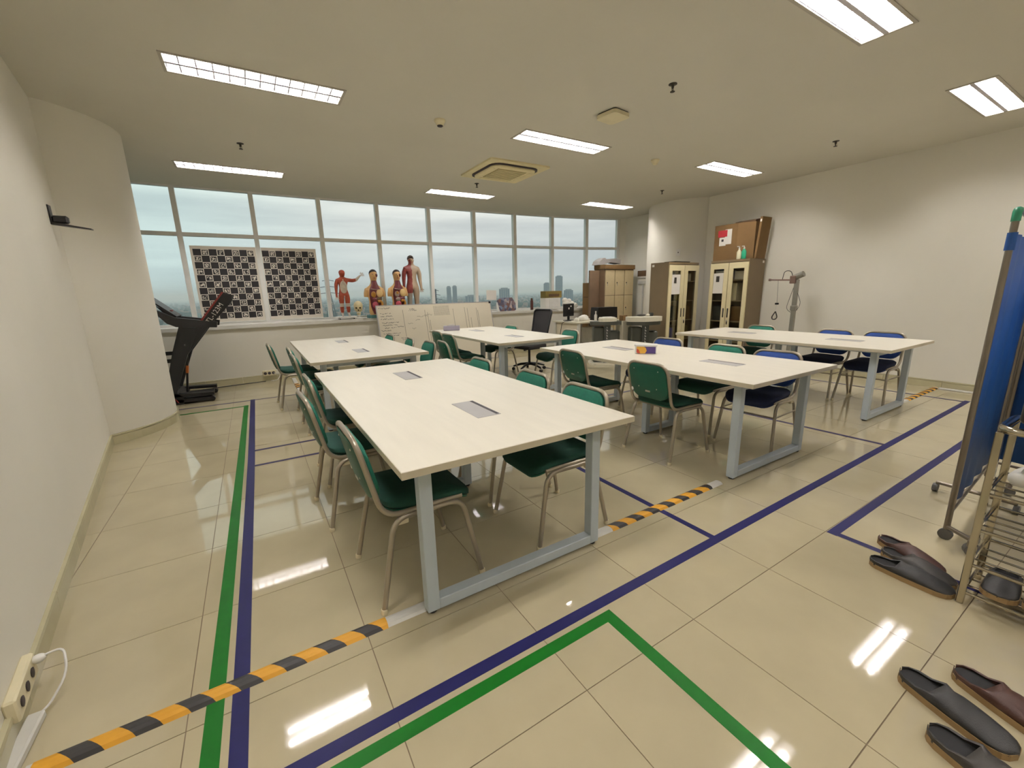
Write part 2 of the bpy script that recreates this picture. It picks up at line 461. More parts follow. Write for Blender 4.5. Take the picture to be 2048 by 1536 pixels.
# painted bag / collage print
m, t, b = nodes_mat('collage_print', 0.6)
co = t.nodes.new('ShaderNodeTexCoord'); vo = t.nodes.new('ShaderNodeTexVoronoi'); vo.inputs['Scale'].default_value = 16
t.links.new(co.outputs['Object'], vo.inputs['Vector'])
cr2 = t.nodes.new('ShaderNodeValToRGB'); sh = t.nodes.new('ShaderNodeSeparateColor'); t.links.new(vo.outputs['Color'], sh.inputs[0])
t.links.new(sh.outputs[0], cr2.inputs['Fac'])
cr2.color_ramp.elements[0].color = S(70, 84, 112) + (1,); cr2.color_ramp.elements[1].color = S(190, 170, 160) + (1,)
e = cr2.color_ramp.elements.new(0.35); e.color = S(128, 92, 80) + (1,)
e = cr2.color_ramp.elements.new(0.65); e.color = S(120, 140, 168) + (1,)
t.links.new(cr2.outputs['Color'], b.inputs['Base Color'])
# half skin / half muscle
m, t, b = nodes_mat('half_muscle', 0.5)
co = t.nodes.new('ShaderNodeTexCoord'); se = t.nodes.new('ShaderNodeSeparateXYZ'); t.links.new(co.outputs['Object'], se.inputs[0])
nn = t.nodes.new('ShaderNodeTexNoise'); nn.inputs['Scale'].default_value = 20; t.links.new(co.outputs['Object'], nn.inputs['Vector'])
red = mixc(t, nn.outputs['Fac'], S(84, 22, 26), S(150, 70, 62))
edge = mnode(t, 'ADD', se.outputs['X'], mnode(t, 'MULTIPLY', mnode(t, 'SUBTRACT', nn.outputs['Fac'], 0.5), 0.05))
head = mnode(t, 'GREATER_THAN', se.outputs['Z'], 0.93)
low = mnode(t, 'LESS_THAN', se.outputs['Z'], 0.36)
skin = mnode(t, 'MAXIMUM', mnode(t, 'GREATER_THAN', edge, -0.012), head)
c1 = mixc(t, skin, red, S(176, 156, 132))
t.links.new(mixc(t, mnode(t, 'MULTIPLY', low, mnode(t, 'LESS_THAN', edge, 0)), c1, S(160, 152, 142)), b.inputs['Base Color'])
# whole muscle figure: red with pale joints
m, t, b = nodes_mat('muscle_figure', 0.5)
co = t.nodes.new('ShaderNodeTexCoord'); se = t.nodes.new('ShaderNodeSeparateXYZ'); t.links.new(co.outputs['Object'], se.inputs[0])
nn = t.nodes.new('ShaderNodeTexNoise'); nn.inputs['Scale'].default_value = 24; t.links.new(co.outputs['Object'], nn.inputs['Vector'])
red = mixc(t, nn.outputs['Fac'], S(122, 40, 22), S(176, 84, 54))
z = se.outputs['Z']
def band(a, b2): return mnode(t, 'MULTIPLY', mnode(t, 'GREATER_THAN', z, a), mnode(t, 'LESS_THAN', z, b2))
pale = mnode(t, 'MAXIMUM', band(0.215, 0.29), mnode(t, 'LESS_THAN', z, 0.09))
pale = mnode(t, 'MAXIMUM', pale, mnode(t, 'GREATER_THAN', se.outputs['X'], 0.27))
inner = mnode(t, 'MULTIPLY', band(0.29, 0.45), mnode(t, 'LESS_THAN', mnode(t, 'ABSOLUTE', se.outputs['X']), 0.012))
t.links.new(mixc(t, mnode(t, 'MAXIMUM', pale, inner), red, S(190, 178, 162)), b.inputs['Base Color'])

# ================================================================== THE SETTING
ZC = 3.05
def struct(o, label=None): return tag(o, label, None, None, 'structure')
# floor: grout bed with tiles laid in a 0.6 m grid
floor = struct(MB().box(-2.4, 9.6, -4.5, 7.3, -0.12, -0.003).build('floor', 'grout'), 'polished beige tile floor with thin brown joints')
tile_me = MB().box(-.2983, .2983, -.2983, .2983, -.010, 0.0).build('floor_tile', 'tile', floor)
first = True; rest = MB()
for c in range(-2, 16):
    for r in range(-7, 12):
        cx, cy = .6 * c + .3, .6 * r + .3
        if r >= -3 and -1 <= c <= 14:
            if first: tile_me.location = (cx, cy, 0); first = False
            else:
                o = tile_me.copy(); COL.objects.link(o); o.location = (cx, cy, 0)
        else: rest.box(cx - .2983, cx + .2983, cy - .2983, cy + .2983, -.010, 0.0)
tag(rest.build('floor_tile_rest', 'tile', floor), kind='stuff')
# walls (room shell)
def lx(y): return .165 - .138 * y
def rx(y): return 8.59 + .025 * y
YB = -4.3
struct(MB().prism([(lx(YB), YB), (lx(4.1), 4.1), (lx(4.1) - .3, 4.1), (lx(YB) - .3, YB)], 0, ZC + .15).build('wall_left', 'wall_paint'), 'white painted wall along the left side')
struct(MB().box(-2.0, -1.75, 4.3, 6.8, 0, ZC + .15).build('wall_left_recess', 'wall_paint'))
struct(MB().prism([(rx(YB), YB), (rx(4.6), 4.6), (rx(4.6) + .3, 4.6), (rx(YB) + .3, YB)][::-1], 0, ZC + .15).build('wall_right', 'wall_paint'), 'white painted wall along the right side')
struct(MB().box(9.06, 9.3, 4.4, 6.30, 0, ZC + .15).build('wall_right_recess', 'wall_paint'))
struct(MB().box(-.2, 9.3, YB - .25, YB, 0, ZC + .15).build('wall_front', 'wall_paint'))
CL = (-.78, 4.62, .84); CR = (9.14, 4.48, .85)
for nm, (cx, cy, r), lab in (('wall_column_left', CL, 'round white column at the left wall'), ('wall_column_right', CR, 'round white column at the right wall')):
    struct(MB().lathe([(r, 0), (r, ZC + .1)], (cx, cy, 0), 64).build(nm, 'wall_paint', None, True), lab)
# window wall: plan of the mullions (slightly curved)
MP = [(-1.80, 6.80), (-.81, 6.86), (.19, 6.90), (1.20, 6.91), (2.21, 6.92), (3.21, 6.91), (4.21, 6.88), (5.20, 6.85), (6.18, 6.80), (7.16, 6.72), (8.10, 6.59), (8.93, 6.37)]
def inward(i):
    a = Vector(MP[max(0, i - 1)]); b = Vector(MP[min(len(MP) - 1, i + 1)]); d = (b - a).normalized()
    return Vector((d.y, -d.x))
IN = [Vector(MP[i]) + inward(i) * .30 for i in range(len(MP))]
OUT = [Vector(MP[i]) - inward(i) * .12 for i in range(len(MP))]
ext = [IN[-1] + Vector((.45, -.14))]; exto = [OUT[-1] + Vector((.45, -.14))]
poly = [tuple(p) for p in IN + ext] + [tuple(p) for p in (OUT + exto)[::-1]]
struct(MB().prism(poly, 0, .90).build('wall_back', 'wall_paint'), 'low white parapet wall under the windows')
IN2 = [Vector(MP[i]) + inward(i) * .33 for i in range(len(MP))]
poly = [tuple(p) for p in IN2] + [tuple(p) for p in OUT[::-1]]
struct(MB().prism(poly, .90, .955).build('trim_1', 'sill_white'), 'white window sill ledge running along the window wall')
win = thing('window_1', 'wall of tall two-tier windows over the city', None, kind='structure')
def seg_box(mb, a, b, t, z0, z1):
    a = Vector(a); b = Vector(b); d = (b - a).normalized(); n = Vector((-d.y, d.x)) * t / 2
    mb.prism([tuple(a - n), tuple(b - n), tuple(b + n), tuple(a + n)], z0, z1)
for i, p in enumerate(MP):
    d = inward(i)
    mb = MB(); w_ = .065 if i not in (0,) else .05
    t_ = Vector((-d.y, d.x)) * w_ / 2; c0 = Vector(p) + d * .05; c1 = Vector(p) - d * .06
    mb.prism([tuple(c0 - t_), tuple(c0 + t_), tuple(c1 + t_), tuple(c1 - t_)], .955, ZC)
    mb.build('mullion', 'window_frame', win)
for i in range(len(MP) - 1):
    a, b = Vector(MP[i]), Vector(MP[i + 1]); d = (b - a).normalized(); a2, b2 = a + d * .033, b - d * .033
    for (nm, z0, z1, tk) in (('transom', 2.33, 2.385, .08), ('bottom_rail', .955, .995, .09), ('top_rail', ZC - .02, ZC, .09)):
        mb = MB(); seg_box(mb, a2, b2, tk, z0, z1); mb.build(nm, 'window_frame', win)
    for z0, z1 in ((.995, 2.33), (2.385, ZC - .02)):
        mb = MB(); seg_box(mb, a2, b2, .008, z0, z1); mb.build('pane', 'window_glass', win)
struct(MB().prism([(8.965, 6.42), (8.93, 6.29), (9.08, 6.22), (9.3, 6.22), (9.3, 6.36)], .9, ZC).build('wall_back_return', 'wall_paint'))
# wall above the windows is the ceiling edge; ceiling with openings for recessed fittings
LIGHTS = [(1.27, 2.695), (1.0, 5.58), (4.30, 2.70), (4.34, 5.575), (7.22, 2.46), (7.48, 5.23), (4.32, -.055), (7.14, -.13), (1.27, -.055), (1.27, -2.8), (4.3, -2.8), (7.2, -2.85)]  # last four are unseen, added to bring the room to its light level
LW, LD = 1.20, .285
AC = (4.28, 4.0, .94)
holes = [(x - LW / 2, x + LW / 2, y - LD / 2, y + LD / 2) for x, y in LIGHTS]
xs = sorted({-2.4, 9.6} | {h[0] for h in holes} | {h[1] for h in holes}); ys = sorted({-4.6, 6.05} | {h[2] for h in holes} | {h[3] for h in holes})
mb = MB()
vid = {}
for i in range(len(xs)):
    for j in range(len(ys)): vid[i, j] = len(mb.v); mb.v.append((xs[i], ys[j], ZC))
for i in range(len(xs) - 1):
    for j in range(len(ys) - 1):
        mx_, my_ = (xs[i] + xs[i + 1]) / 2, (ys[j] + ys[j + 1]) / 2
        if any(h[0] < mx_ < h[1] and h[2] < my_ < h[3] for h in holes): continue
        mb.f.append((vid[i, j], vid[i, j + 1], vid[i + 1, j + 1], vid[i + 1, j]))
_e = [tuple(p) for p in OUT] ; _e = [(-2.4, _e[0][1])] + _e + [(9.3, 6.27)]
for (p, q_) in zip(_e[:-1], _e[1:]): mb.quad((p[0], 6.05, ZC), (p[0], p[1], ZC), (q_[0], q_[1], ZC), (q_[0], 6.05, ZC))
ceil = struct(mb.build('ceiling', 'ceiling_paint'), 'flat white painted ceiling')
for p in ceil.data.polygons:
    if p.normal.z > 0: p.flip()
struct(MB().box(-2.4, 9.6, -4.6, 6.3, ZC + .16, ZC + .3).build('ceiling_slab', 'ceiling_paint'))
# skirting tiles
def skirting(name, pts, label):
    root = thing(name, label, None, kind='structure')
    P = [Vector(p) for p in pts]
    for i in range(len(P) - 1):
        a, b = P[i], P[i + 1]; Ln = (b - a).length; d = (b - a) / Ln; n = Vector((d.y, -d.x))
        k = max(1, round(Ln / .6)); st = Ln / k
        for j in range(k):
            p = a + d * (j * st + .0015); q_ = a + d * ((j + 1) * st - .0015)
            mb = MB()
            sec = [(0, 0), (.014, 0), (.014, .078), (.010, .088), (.018, .090), (.016, .102), (0, .102)]
            vs = [(p.x + n.x * s_, p.y + n.y * s_, z_) for s_, z_ in sec] + [(q_.x + n.x * s_, q_.y + n.y * s_, z_) for s_, z_ in sec]
            m_ = len(sec)
            mb.add(vs, [tuple(range(m_)), tuple(range(m_, 2 * m_))[::-1]] + [(x, m_ + x, m_ + (x + 1) % m_, (x + 1) % m_) for x in range(m_)])
            mb.build('skirting_tile', 'skirting_tile', root)
    return root
ya = CL[1] - math.sqrt(CL[2] ** 2 - (lx(3.85) - CL[0]) ** 2)
skirting('baseboard_left', [(lx(y), y) for y in (-4.2, ya)], 'beige tile skirting along the left wall')
arc = []
a0 = math.atan2(ya - CL[1], lx(ya) - CL[0]); a1 = math.radians(75)
for i in range(17): a = a0 + (a1 - a0) * i / 16; arc.append((CL[0] + CL[2] * math.cos(a), CL[1] + CL[2] * math.sin(a)))
root = thing('baseboard_column', 'curved beige skirting round the left column', None, kind='structure')
for i in range(8):
    mb = MB(); sec = [(0, 0), (.014, 0), (.014, .078), (.010, .088), (.018, .090), (.016, .102), (0, .102)]; vs = []
    for k in range(3):
        p = Vector(arc[2 * i + k]); n = (p - Vector(CL[:2])).normalized()
        vs += [(p.x + n.x * s_, p.y + n.y * s_, z_) for s_, z_ in sec]
    m_ = 7; fs = [tuple(range(m_)), tuple(range(2 * m_, 3 * m_))[::-1]]
    for k in range(2):
        for x in range(m_): fs.append((k * m_ + x, (k + 1) * m_ + x, (k + 1) * m_ + (x + 1) % m_, k * m_ + (x + 1) % m_))
    mb.add(vs, fs).build('skirting_tile', 'skirting_tile', root)
skirting('baseboard_right', [(rx(y), y) for y in (3.8, -4.2)], 'beige tile skirting along the right wall')
skirting('baseboard_back', [tuple(p) for p in IN], 'beige tile skirting under the windows')

# ================================================================== OUTSIDE
GZ = -58.0
gr = MB().box(-9000, 12000, 40, 16000, GZ - 4, GZ).build('distant_land', 'ground_green'); tag(gr, 'green land stretching to the hazy horizon outside', 'land', kind='structure')
rnd = random.Random(3)
mb = MB(); mt = MB()
for i in range(2600):
    d = 250 + 5200 * rnd.random() ** 1.5; a = math.radians(rnd.uniform(-25, 68)); x, y = d * math.sin(a), d * math.cos(a)
    s_ = rnd.uniform(6, 18); h = rnd.choice([5, 6, 8, 8, 10, 14]) * rnd.uniform(.7, 1.3)
    mb.box(x - s_ / 2, x + s_ / 2, y - s_ / 2, y + s_ / 2, GZ, GZ + h)
tag(mb.build('distant_rooftops', 'roof_mix'), 'low houses spread over the plain outside the windows', 'houses', kind='stuff')
for i in range(5200):
    d = 220 + 5600 * rnd.random() ** 1.5; a = math.radians(rnd.uniform(-25, 68)); x, y = d * math.sin(a), d * math.cos(a)
    r = rnd.uniform(5, 12); mt.ball((x, y, GZ + r * .7), r, r, r * .8, 6, 3)
tag(mt.build('distant_treetops', 'tree_green'), 'dark green trees between the houses outside', 'trees', kind='stuff')
# far towers: direction x,y on a 1800 m circle, width, top height
for (x, y, wd, top, m_, lab) in [
    (1107, 1418, 30, 56, 'tower_glass', 'tall slim pair of glass towers on the skyline'),
    (1067, 1449, 26, 29, 'tower_glass', 'slim tower left of the tallest skyline tower'),
    (1138, 1394, 38, 0, 'tower_concrete', 'wide block right of the tallest skyline tower'),
    (918, 1547, 44, 12, 'tower_concrete', 'broad pale block above the patterned bag on the sill'),
    (712, 1652, 18, 24, 'tower_concrete', 'left of two pale high-rises behind the whiteboard'),
    (734, 1642, 18, 26, 'tower_concrete', 'right of two pale high-rises behind the whiteboard'),
    (800, 1612, 60, -14, 'tower_concrete', 'long low block between the skyline towers'),
    (560, 1711, 70, -22, 'tower_concrete', 'long low pale block behind the anatomy figures')]:
    b_ = thing('tower_block', lab, 'building', (x, y, GZ), math.atan2(-x, y))
    H = top - GZ
    MB().box(-wd / 2, wd / 2, -12, 12, 0, H).build('wall', m_, b_)
    MB().box(-wd / 3, wd / 3, -8, 8, H, H + 4).build('roof_plant', 'tower_concrete', b_)
    for k in range(5):
        xx = -wd / 2 + wd * (k + .5) / 5
        MB().box(xx - wd * .06, xx + wd * .06, -12.6, -12, 3, H - 3).build('window_strip', 'tower_glass' if m_ != 'tower_glass' else 'tower_concrete', b_)
def pylon(loc, H, base, lab):
    p = thing('power_pylon', lab, 'pylon', loc, .2)
    def wdt(z): return base * (1 - .86 * min(1, z / (H * .8))) / 2
    zs = [H * q_ for q_ in (0, .2, .36, .5, .62, .72, .8, .9, 1)]
    for sx_ in (-1, 1):
        for sy in (-1, 1):
            MB().tube([(sx_ * wdt(z_), sy * wdt(z_), z_) for z_ in zs], .45, 4).build('leg', 'pylon_steel', p)
    mb = MB()
    for z0, z1 in zip(zs[:-1], zs[1:]):
        for s_ in (-1, 1):
            mb.tube([(-wdt(z0), s_ * wdt(z0), z0), (wdt(z1), s_ * wdt(z1), z1)], .22, 4); mb.tube([(wdt(z0), s_ * wdt(z0), z0), (-wdt(z1), s_ * wdt(z1), z1)], .22, 4)
            mb.tube([(s_ * wdt(z0), -wdt(z0), z0), (s_ * wdt(z1), wdt(z1), z1)], .22, 4)
    mb.build('bracing', 'pylon_steel', p)
    for z_, l in ((.76, .17), (.86, .13), (.96, .09)):
        MB().tube([(-H * l, 0, H * z_), (0, 0, H * z_ + 1.5), (H * l, 0, H * z_)], .4, 4).build('crossarm', 'pylon_steel', p)
pylon((91, 600, GZ), 81, 15, 'tall lattice power pylon behind the red muscle figure')
pylon((238, 600, GZ), 65, 11, 'smaller lattice power pylon above the whiteboard')
# haze over the plain
mh = bpy.data.materials.new('haze_air'); mh.use_nodes = True; t = mh.node_tree; t.nodes.clear()
vs_ = t.nodes.new('ShaderNodeVolumeScatter'); vs_.inputs['Color'].default_value = (0.80, 0.91, 1.0, 1); vs_.inputs['Density'].default_value = 1 / 3800.0
om = t.nodes.new('ShaderNodeOutputMaterial'); t.links.new(vs_.outputs[0], om.inputs['Volume'])
hz = MB().box(-8000, 11000, 60, 15000, GZ + .5, 75).build('distant_haze', mh); tag(hz, 'pale blue haze over the plain outside', 'haze', kind='stuff')
sc.cycles.volume_bounces = 3
sc.cycles.max_bounces = 8
sc.cycles.transparent_max_bounces = 16

# ================================================================== CEILING FITTINGS
def make_light():
    t = thing('ceiling_light', 'x', 'ceiling light', group='recessed fluorescent ceiling lights')
    hx, hy, D = LW / 2, LD / 2, .085
    mb = MB()   # recessed white housing (open below)
    mb.quad((-hx, -hy, D), (hx, -hy, D), (hx, hy, D), (-hx, hy, D))
    mb.quad((-hx, -hy, 0), (hx, -hy, 0), (hx, -hy, D), (-hx, -hy, D)); mb.quad((-hx, hy, 0), (hx, hy, 0), (hx, hy, D), (-hx, hy, D))
    mb.quad((-hx, -hy, 0), (-hx, hy, 0), (-hx, hy, D), (-hx, -hy, D)); mb.quad((hx, -hy, 0), (hx, hy, 0), (hx, hy, D), (hx, -hy, D))
    mb.build('housing', 'fixture_white', t)
    fr = MB(); a = .018
    fr.box(-hx - a, hx + a, -hy - a, -hy + .004, -.006, 0); fr.box(-hx - a, hx + a, hy - .004, hy + a, -.006, 0)
    fr.box(-hx - a, -hx + .004, -hy, hy, -.006, 0); fr.box(hx - .004, hx + a, -hy, hy, -.006, 0)
    fr.build('frame', 'fixture_frame', t)
    MB().box(-hx + .004, hx - .004, -.015, .015, -.003, .03).build('spine', 'louvre_alu', t)
    for sy in (-1, 1):
        yc = sy * hy * .5
        MB().tube([(-hx + .05, yc, .052), (hx - .05, yc, .052)], .014, 10).build('tube', 'tube_glow', t, True)
        mb = MB()   # parabolic reflector trough
        prof = []
        for k in range(9):
            u_ = -1 + 2 * k / 8; prof.append((yc + u_ * hy * .47, .078 - .07 * abs(u_) ** 2.4))
        for k in range(8):
            mb.quad((-hx + .01, prof[k][0], prof[k][1]), (hx - .01, prof[k][0], prof[k][1]), (hx - .01, prof[k + 1][0], prof[k + 1][1]), (-hx + .01, prof[k + 1][0], prof[k + 1][1]))
        mb.build('reflector', 'fixture_white', t, True)
        for k in range(11):
            x = -hx + .09 + k * (LW - .18) / 10
            MB().prism_y([(x - .005, 0), (x + .005, 0), (x + .002, .034), (x - .002, .034)], yc - hy * .45, yc + hy * .45).build('louvre_blade', 'louvre_alu', t)
    return t
LP = make_light()
LLAB = ['long ceiling light nearest above the left wall', 'ceiling light by the leftmost windows', 'ceiling light in front of the air conditioner', 'ceiling light above the whiteboard by the windows',
        'ceiling light near the right wall, right of the round detector', 'farthest ceiling light, above the lockers', 'large bright ceiling light cut by the top edge', 'ceiling light at the right edge of the photo',
        'unseen ceiling light added above the nearest table', 'unseen ceiling light added behind the camera, left', 'unseen ceiling light added behind the camera, middle', 'unseen ceiling light added behind the camera, right']
for i, (x, y) in enumerate(LIGHTS):
    o = LP if i == 0 else copy_tree(LP)
    o.location = (x, y, ZC); o['label'] = LLAB[i]
# cassette air conditioner
a = thing('air_conditioner', 'square cream ceiling cassette air conditioner with dark vent slots', 'air conditioner', (AC[0], AC[1], ZC))
h = AC[2] / 2
MB().prism(rrect(h, h, .04), -.02, 0).build('panel', 'ac_cream', a)
MB().prism(rrect(h * .80, h * .80, .14), -.036, -.02).build('outlet_rim', 'slot_dark', a)
MB().prism(rrect(h * .735, h * .735, .12), -.05, -.03).build('centre_panel', 'ac_cream', a)
gp = MB().box(-h * .48, h * .48, -h * .48, h * .48, -.056, -.05).build('grille', 'ac_grille', a)
for k in range(9):
    y = -h * .42 + k * h * .105
    MB().box(-h * .46, h * .46, y - .004, y + .004, -.060, -.055).build('grille_slat', 'ac_cream', gp)
for ang in range(4):
    f_ = MB().prism([(-h * .50, -h * .72), (h * .50, -h * .72), (h * .48, -h * .60), (-h * .48, -h * .60)], -.054, -.049).build('vent_flap', 'ac_cream', a); f_.rotation_euler = (0, 0, ang * PI / 2)
# detectors, sprinklers, access point
for (x, y, lab, big) in ((2.80, 2.75, 'round white smoke detector left of the air conditioner', True), (5.82, 2.65, 'small round detector right of the middle ceiling light', False)):
    d = thing('smoke_detector', lab, 'detector', (x, y, ZC), group='ceiling detectors')
    MB().lathe([(.055, 0), (.055, -.015), (.05, -.022), (.042, -.03), (.034, -.048), (.02, -.055)], n=24).build('base', 'beige_plastic', d, True)
    MB().lathe([(.028, -.05), (.03, -.054), (.024, -.06), (.018, -.062)], n=20).build('sensor_ring', 'slot_dark' if big else 'beige_plastic', d, True)
for (x, y, lab) in ((1.11, 4.38, 'sprinkler head above the left window corner'), (4.23, 1.14, 'sprinkler head nearest the camera on the ceiling'), (7.2, 1.13, 'sprinkler head close to the right wall'),
                    (7.39, 3.81, 'sprinkler head near the right column'), (4.25, 4.8, 'sprinkler head under the air conditioner')):
    d = thing('sprinkler', lab, 'sprinkler', (x, y, ZC), group='ceiling sprinklers')
    MB().lathe([(.035, 0), (.035, -.004), (.012, -.008), (.010, -.03), (.006, -.034)], n=16).build('escutcheon', 'dark_metal', d, True)
    MB().lathe([(.003, -.03), (.003, -.055), (.02, -.056), (.02, -.059)], n=12).build('deflector', 'dark_metal', d)
    MB().tube(fillet([(-.009, 0, -.03), (-.012, 0, -.045), (0, 0, -.056), (.012, 0, -.045), (.009, 0, -.03)], .006), .002, 6).build('yoke', 'dark_metal', d)
d = thing('access_point', 'square white wireless access point on the ceiling', 'access point', (4.22, 1.82, ZC), .12)
MB().prism(rrect(.11, .11, .03), -.012, 0).build('bracket', 'dark_metal', d)
MB().prism(rrect(.12, .12, .04), -.045, -.012).build('cover', 'beige_plastic', d)

# ================================================================== TABLES
def leg_frame(t, y, x0, x1, ztop):
    g = .028
    for x in (x0, x1):
        MB().box(x - g, x + g, y - g, y + g, .014, ztop, .003).build('leg', 'table_leg', t)
        MB().lathe([(.02, 0), (.022, .004), (.016, .016)], (x, y, 0), 12).build('foot_glide', 'rubber_black', t)
    MB().box(x0 + g, x1 - g, y - g, y + g, .014, .064, .003).build('floor_bar', 'table_leg', t)
    MB().box(x0 + g, x1 - g, y - g, y + g, ztop - .05, ztop, .003).build('top_bar', 'table_leg', t)
def make_table():
    t = thing('meeting_table', 'x', 'table', group='large white meeting tables')
    W, Ln, H, T = 1.2, 2.40, .755, .032
    MB().box(0, W, 0, Ln, H - T, H, .002).build('tabletop', 'tabletop', t)
    ed = MB(); ed.box(-.0012, W + .0012, -.0012, 0, H - T + .002, H - .002); ed.box(-.0012, W + .0012, Ln, Ln + .0012, H - T + .002, H - .002)
    ed.box(-.0012, 0, 0, Ln, H - T + .002, H - .002); ed.box(W, W + .0012, 0, Ln, H - T + .002, H - .002); ed.build('edge_band', 'table_edge', t)
    leg_frame(t, .16, .13, W - .13, H - T); leg_frame(t, Ln - .16, .13, W - .13, H - T); leg_frame(t, Ln / 2, .40, W - .40, H - T)
    for x in (.30, W - .30):
        MB().box(x - .02, x + .02, .19, Ln - .19, H - T - .045, H - T).build('beam', 'table_leg', t)
    for y in (.60, 1.79):
        c = MB().box(W / 2 - .068, W / 2 + .068, y - .168, y + .168, H - .001, H + .0025, .001).build('cable_port', 'alu_plate', t)
        MB().box(W / 2 + .044, W / 2 + .062, y - .160, y + .160, H + .0015, H + .0032).build('slot', 'slot_dark', c)
        MB().box(W / 2 - .09, W / 2 + .09, y - .2, y + .2, H - T - .07, H - T).build('socket_tray', 'table_leg', t)
    return t
TP = make_table()
TABLES = [(1.350, -.095, 'nearest white table with grey loop legs'), (1.385, 2.91, 'white table at the back left, behind the nearest table'), (3.690, -.065, 'white table carrying the purple and yellow wipes box'),
          (6.07, -.045, 'white table along the right wall, farthest right'), (3.535, 3.0, 'white table with the lilac tissue box, before the whiteboard')]
for i, (x, y, lab) in enumerate(TABLES):
    o = TP if i == 0 else copy_tree(TP); o.location = (x, y, 0); o['label'] = lab

# ================================================================== CHAIRS
def make_chair(colour):
    t = thing('stacking_chair', 'x', 'chair', group='padded stacking chairs with tube frames')
    R = .0125
    for s_ in (-1, 1):
        arch = fillet([(-.252, s_ * .243, .006), (-.165, s_ * .212, .418), (.165, s_ * .212, .418), (.243, s_ * .243, .006)], .07, 6)
        mid = len(arch) // 2
        rear = arch[:mid] + [(arch[mid - 1] + arch[mid]) / 2]; front = [(arch[mid - 1] + arch[mid]) / 2] + arch[mid:]
        MB().tube(rear, R, 10).build('leg', 'chair_tube', t, True)
        MB().tube(front, R, 10).build('leg', 'chair_tube', t, True)
        for fx in (-.252, .243):
            MB().lathe([(.0145, 0), (.0155, .006), (.015, .02), (.0128, .024)], (fx, s_ * .243, 0), 10).build('foot_cap', 'cream_plastic', t, True)
        MB().box(-.15, -.10, s_ * .208 - .012, s_ * .208 + .012, .385, .412, .004).build('stacking_block', 'cream_plastic', t)
    # loop: seat rails and back hoop in one bent tube
    loop = fillet([(.17, -.198, .432), (-.205, -.200, .432), (-.290, -.200, .800), (-.290, .200, .800), (-.205, .200, .432), (.17, .198, .432)], {1: .085, 2: .095, 3: .095, 4: .085}, 7)
    MB().tube(loop, R, 10).build('back_frame', 'chair_tube', t, True)
    MB().tube([(.15, -.2, .424), (.15, .2, .424)], .009, 8).build('seat_crossbar', 'chair_tube', t, True)
    MB().tube([(-.14, -.2, .424), (-.14, .2, .424)], .009, 8).build('seat_crossbar', 'chair_tube', t, True)
    if colour == 'blue':
        for s_ in (-1, 1): MB().tube([(-.2, s_ * .225, .255 + .06), (.2, s_ * .225, .255 + .06)], .007, 8).build('stretcher', 'chair_tube', t, True)
        MB().tube([(.2, -.225, .315), (.2, .225, .315)], .007, 8).build('stretcher', 'chair_tube', t, True)
    # seat: cushion on a shell
    ol = [(u_, v_ * (1 - .06 * (u_ < 0))) for u_, v_ in rrect(.215, .205, .075, 5)]
    def seatf(u_, v_, w_):
        x = .02 + u_; drop = -.045 * max(0, (u_ - .08) / .135) ** 2 + .02 * max(0, (-u_ - .1) / .115) ** 2 - .006 * (1 - (v_ / .205) ** 2)
        return (x, v_, .462 + w_ + drop)
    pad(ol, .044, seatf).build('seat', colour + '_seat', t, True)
    pad([(u_ * .97, v_ * .97) for u_, v_ in ol], .016, lambda u_, v_, w_: tuple(Vector(seatf(u_, v_, w_)) + Vector((0, 0, -.026))), .004).build('seat_shell', colour + '_shell', t, True)
    # backrest: cushion in front, shell behind, dipping lower edge
    bo = []
    for u_, v_ in rrect(.186, .136, .075, 6):
        if v_ < 0: v_ -= .026 * (1 - (u_ / .186) ** 2) * min(1, -v_ / .1)
        bo.append((u_, v_))
    def backf(u_, v_, w_):
        z_ = .654 + v_; f_ = (z_ - .432) / (.80 - .432)
        bx = -.205 - .085 * f_ - .012 * (1 - (u_ / .186) ** 2)
        return (bx + w_ + .006, u_, z_ - .02 * w_)
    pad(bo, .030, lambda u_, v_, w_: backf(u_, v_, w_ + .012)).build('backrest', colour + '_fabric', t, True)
    sh = pad([(u_ * 1.0, v_ * 1.0) for u_, v_ in bo], .014, lambda u_, v_, w_: backf(u_, v_, w_ - .010), .003, .03).build('back_shell', colour + '_shell', t, True)
    for u_, v_ in ((-.09, -.06), (.09, -.06), (-.12, .09), (.12, .09)):
        p = backf(u_, v_, -.019); MB().ball(p, .003, .006, .006, 8, 4).build('bolt', 'steel_bolt', sh)
    p = backf(0, -.09, -.0185); MB().box(p[0] - .0012, p[0] + .0012, -.024, .024, p[2] - .007, p[2] + .007).build('maker_plate', 'steel_bolt', sh)
    p = backf(.17, -.095, -.016); MB().ball((p[0], .172, p[2]), .006, .014, .018, 8, 5).build('corner_clip', 'white_plastic', sh)
    return t
CP = {'green': make_chair('green'), 'blue': make_chair('blue')}
used = set()
T1, T2, T3, T4, T5 = 'nearest table', 'back left table', 'wipes-box table', 'right wall table', 'tissue-box table'
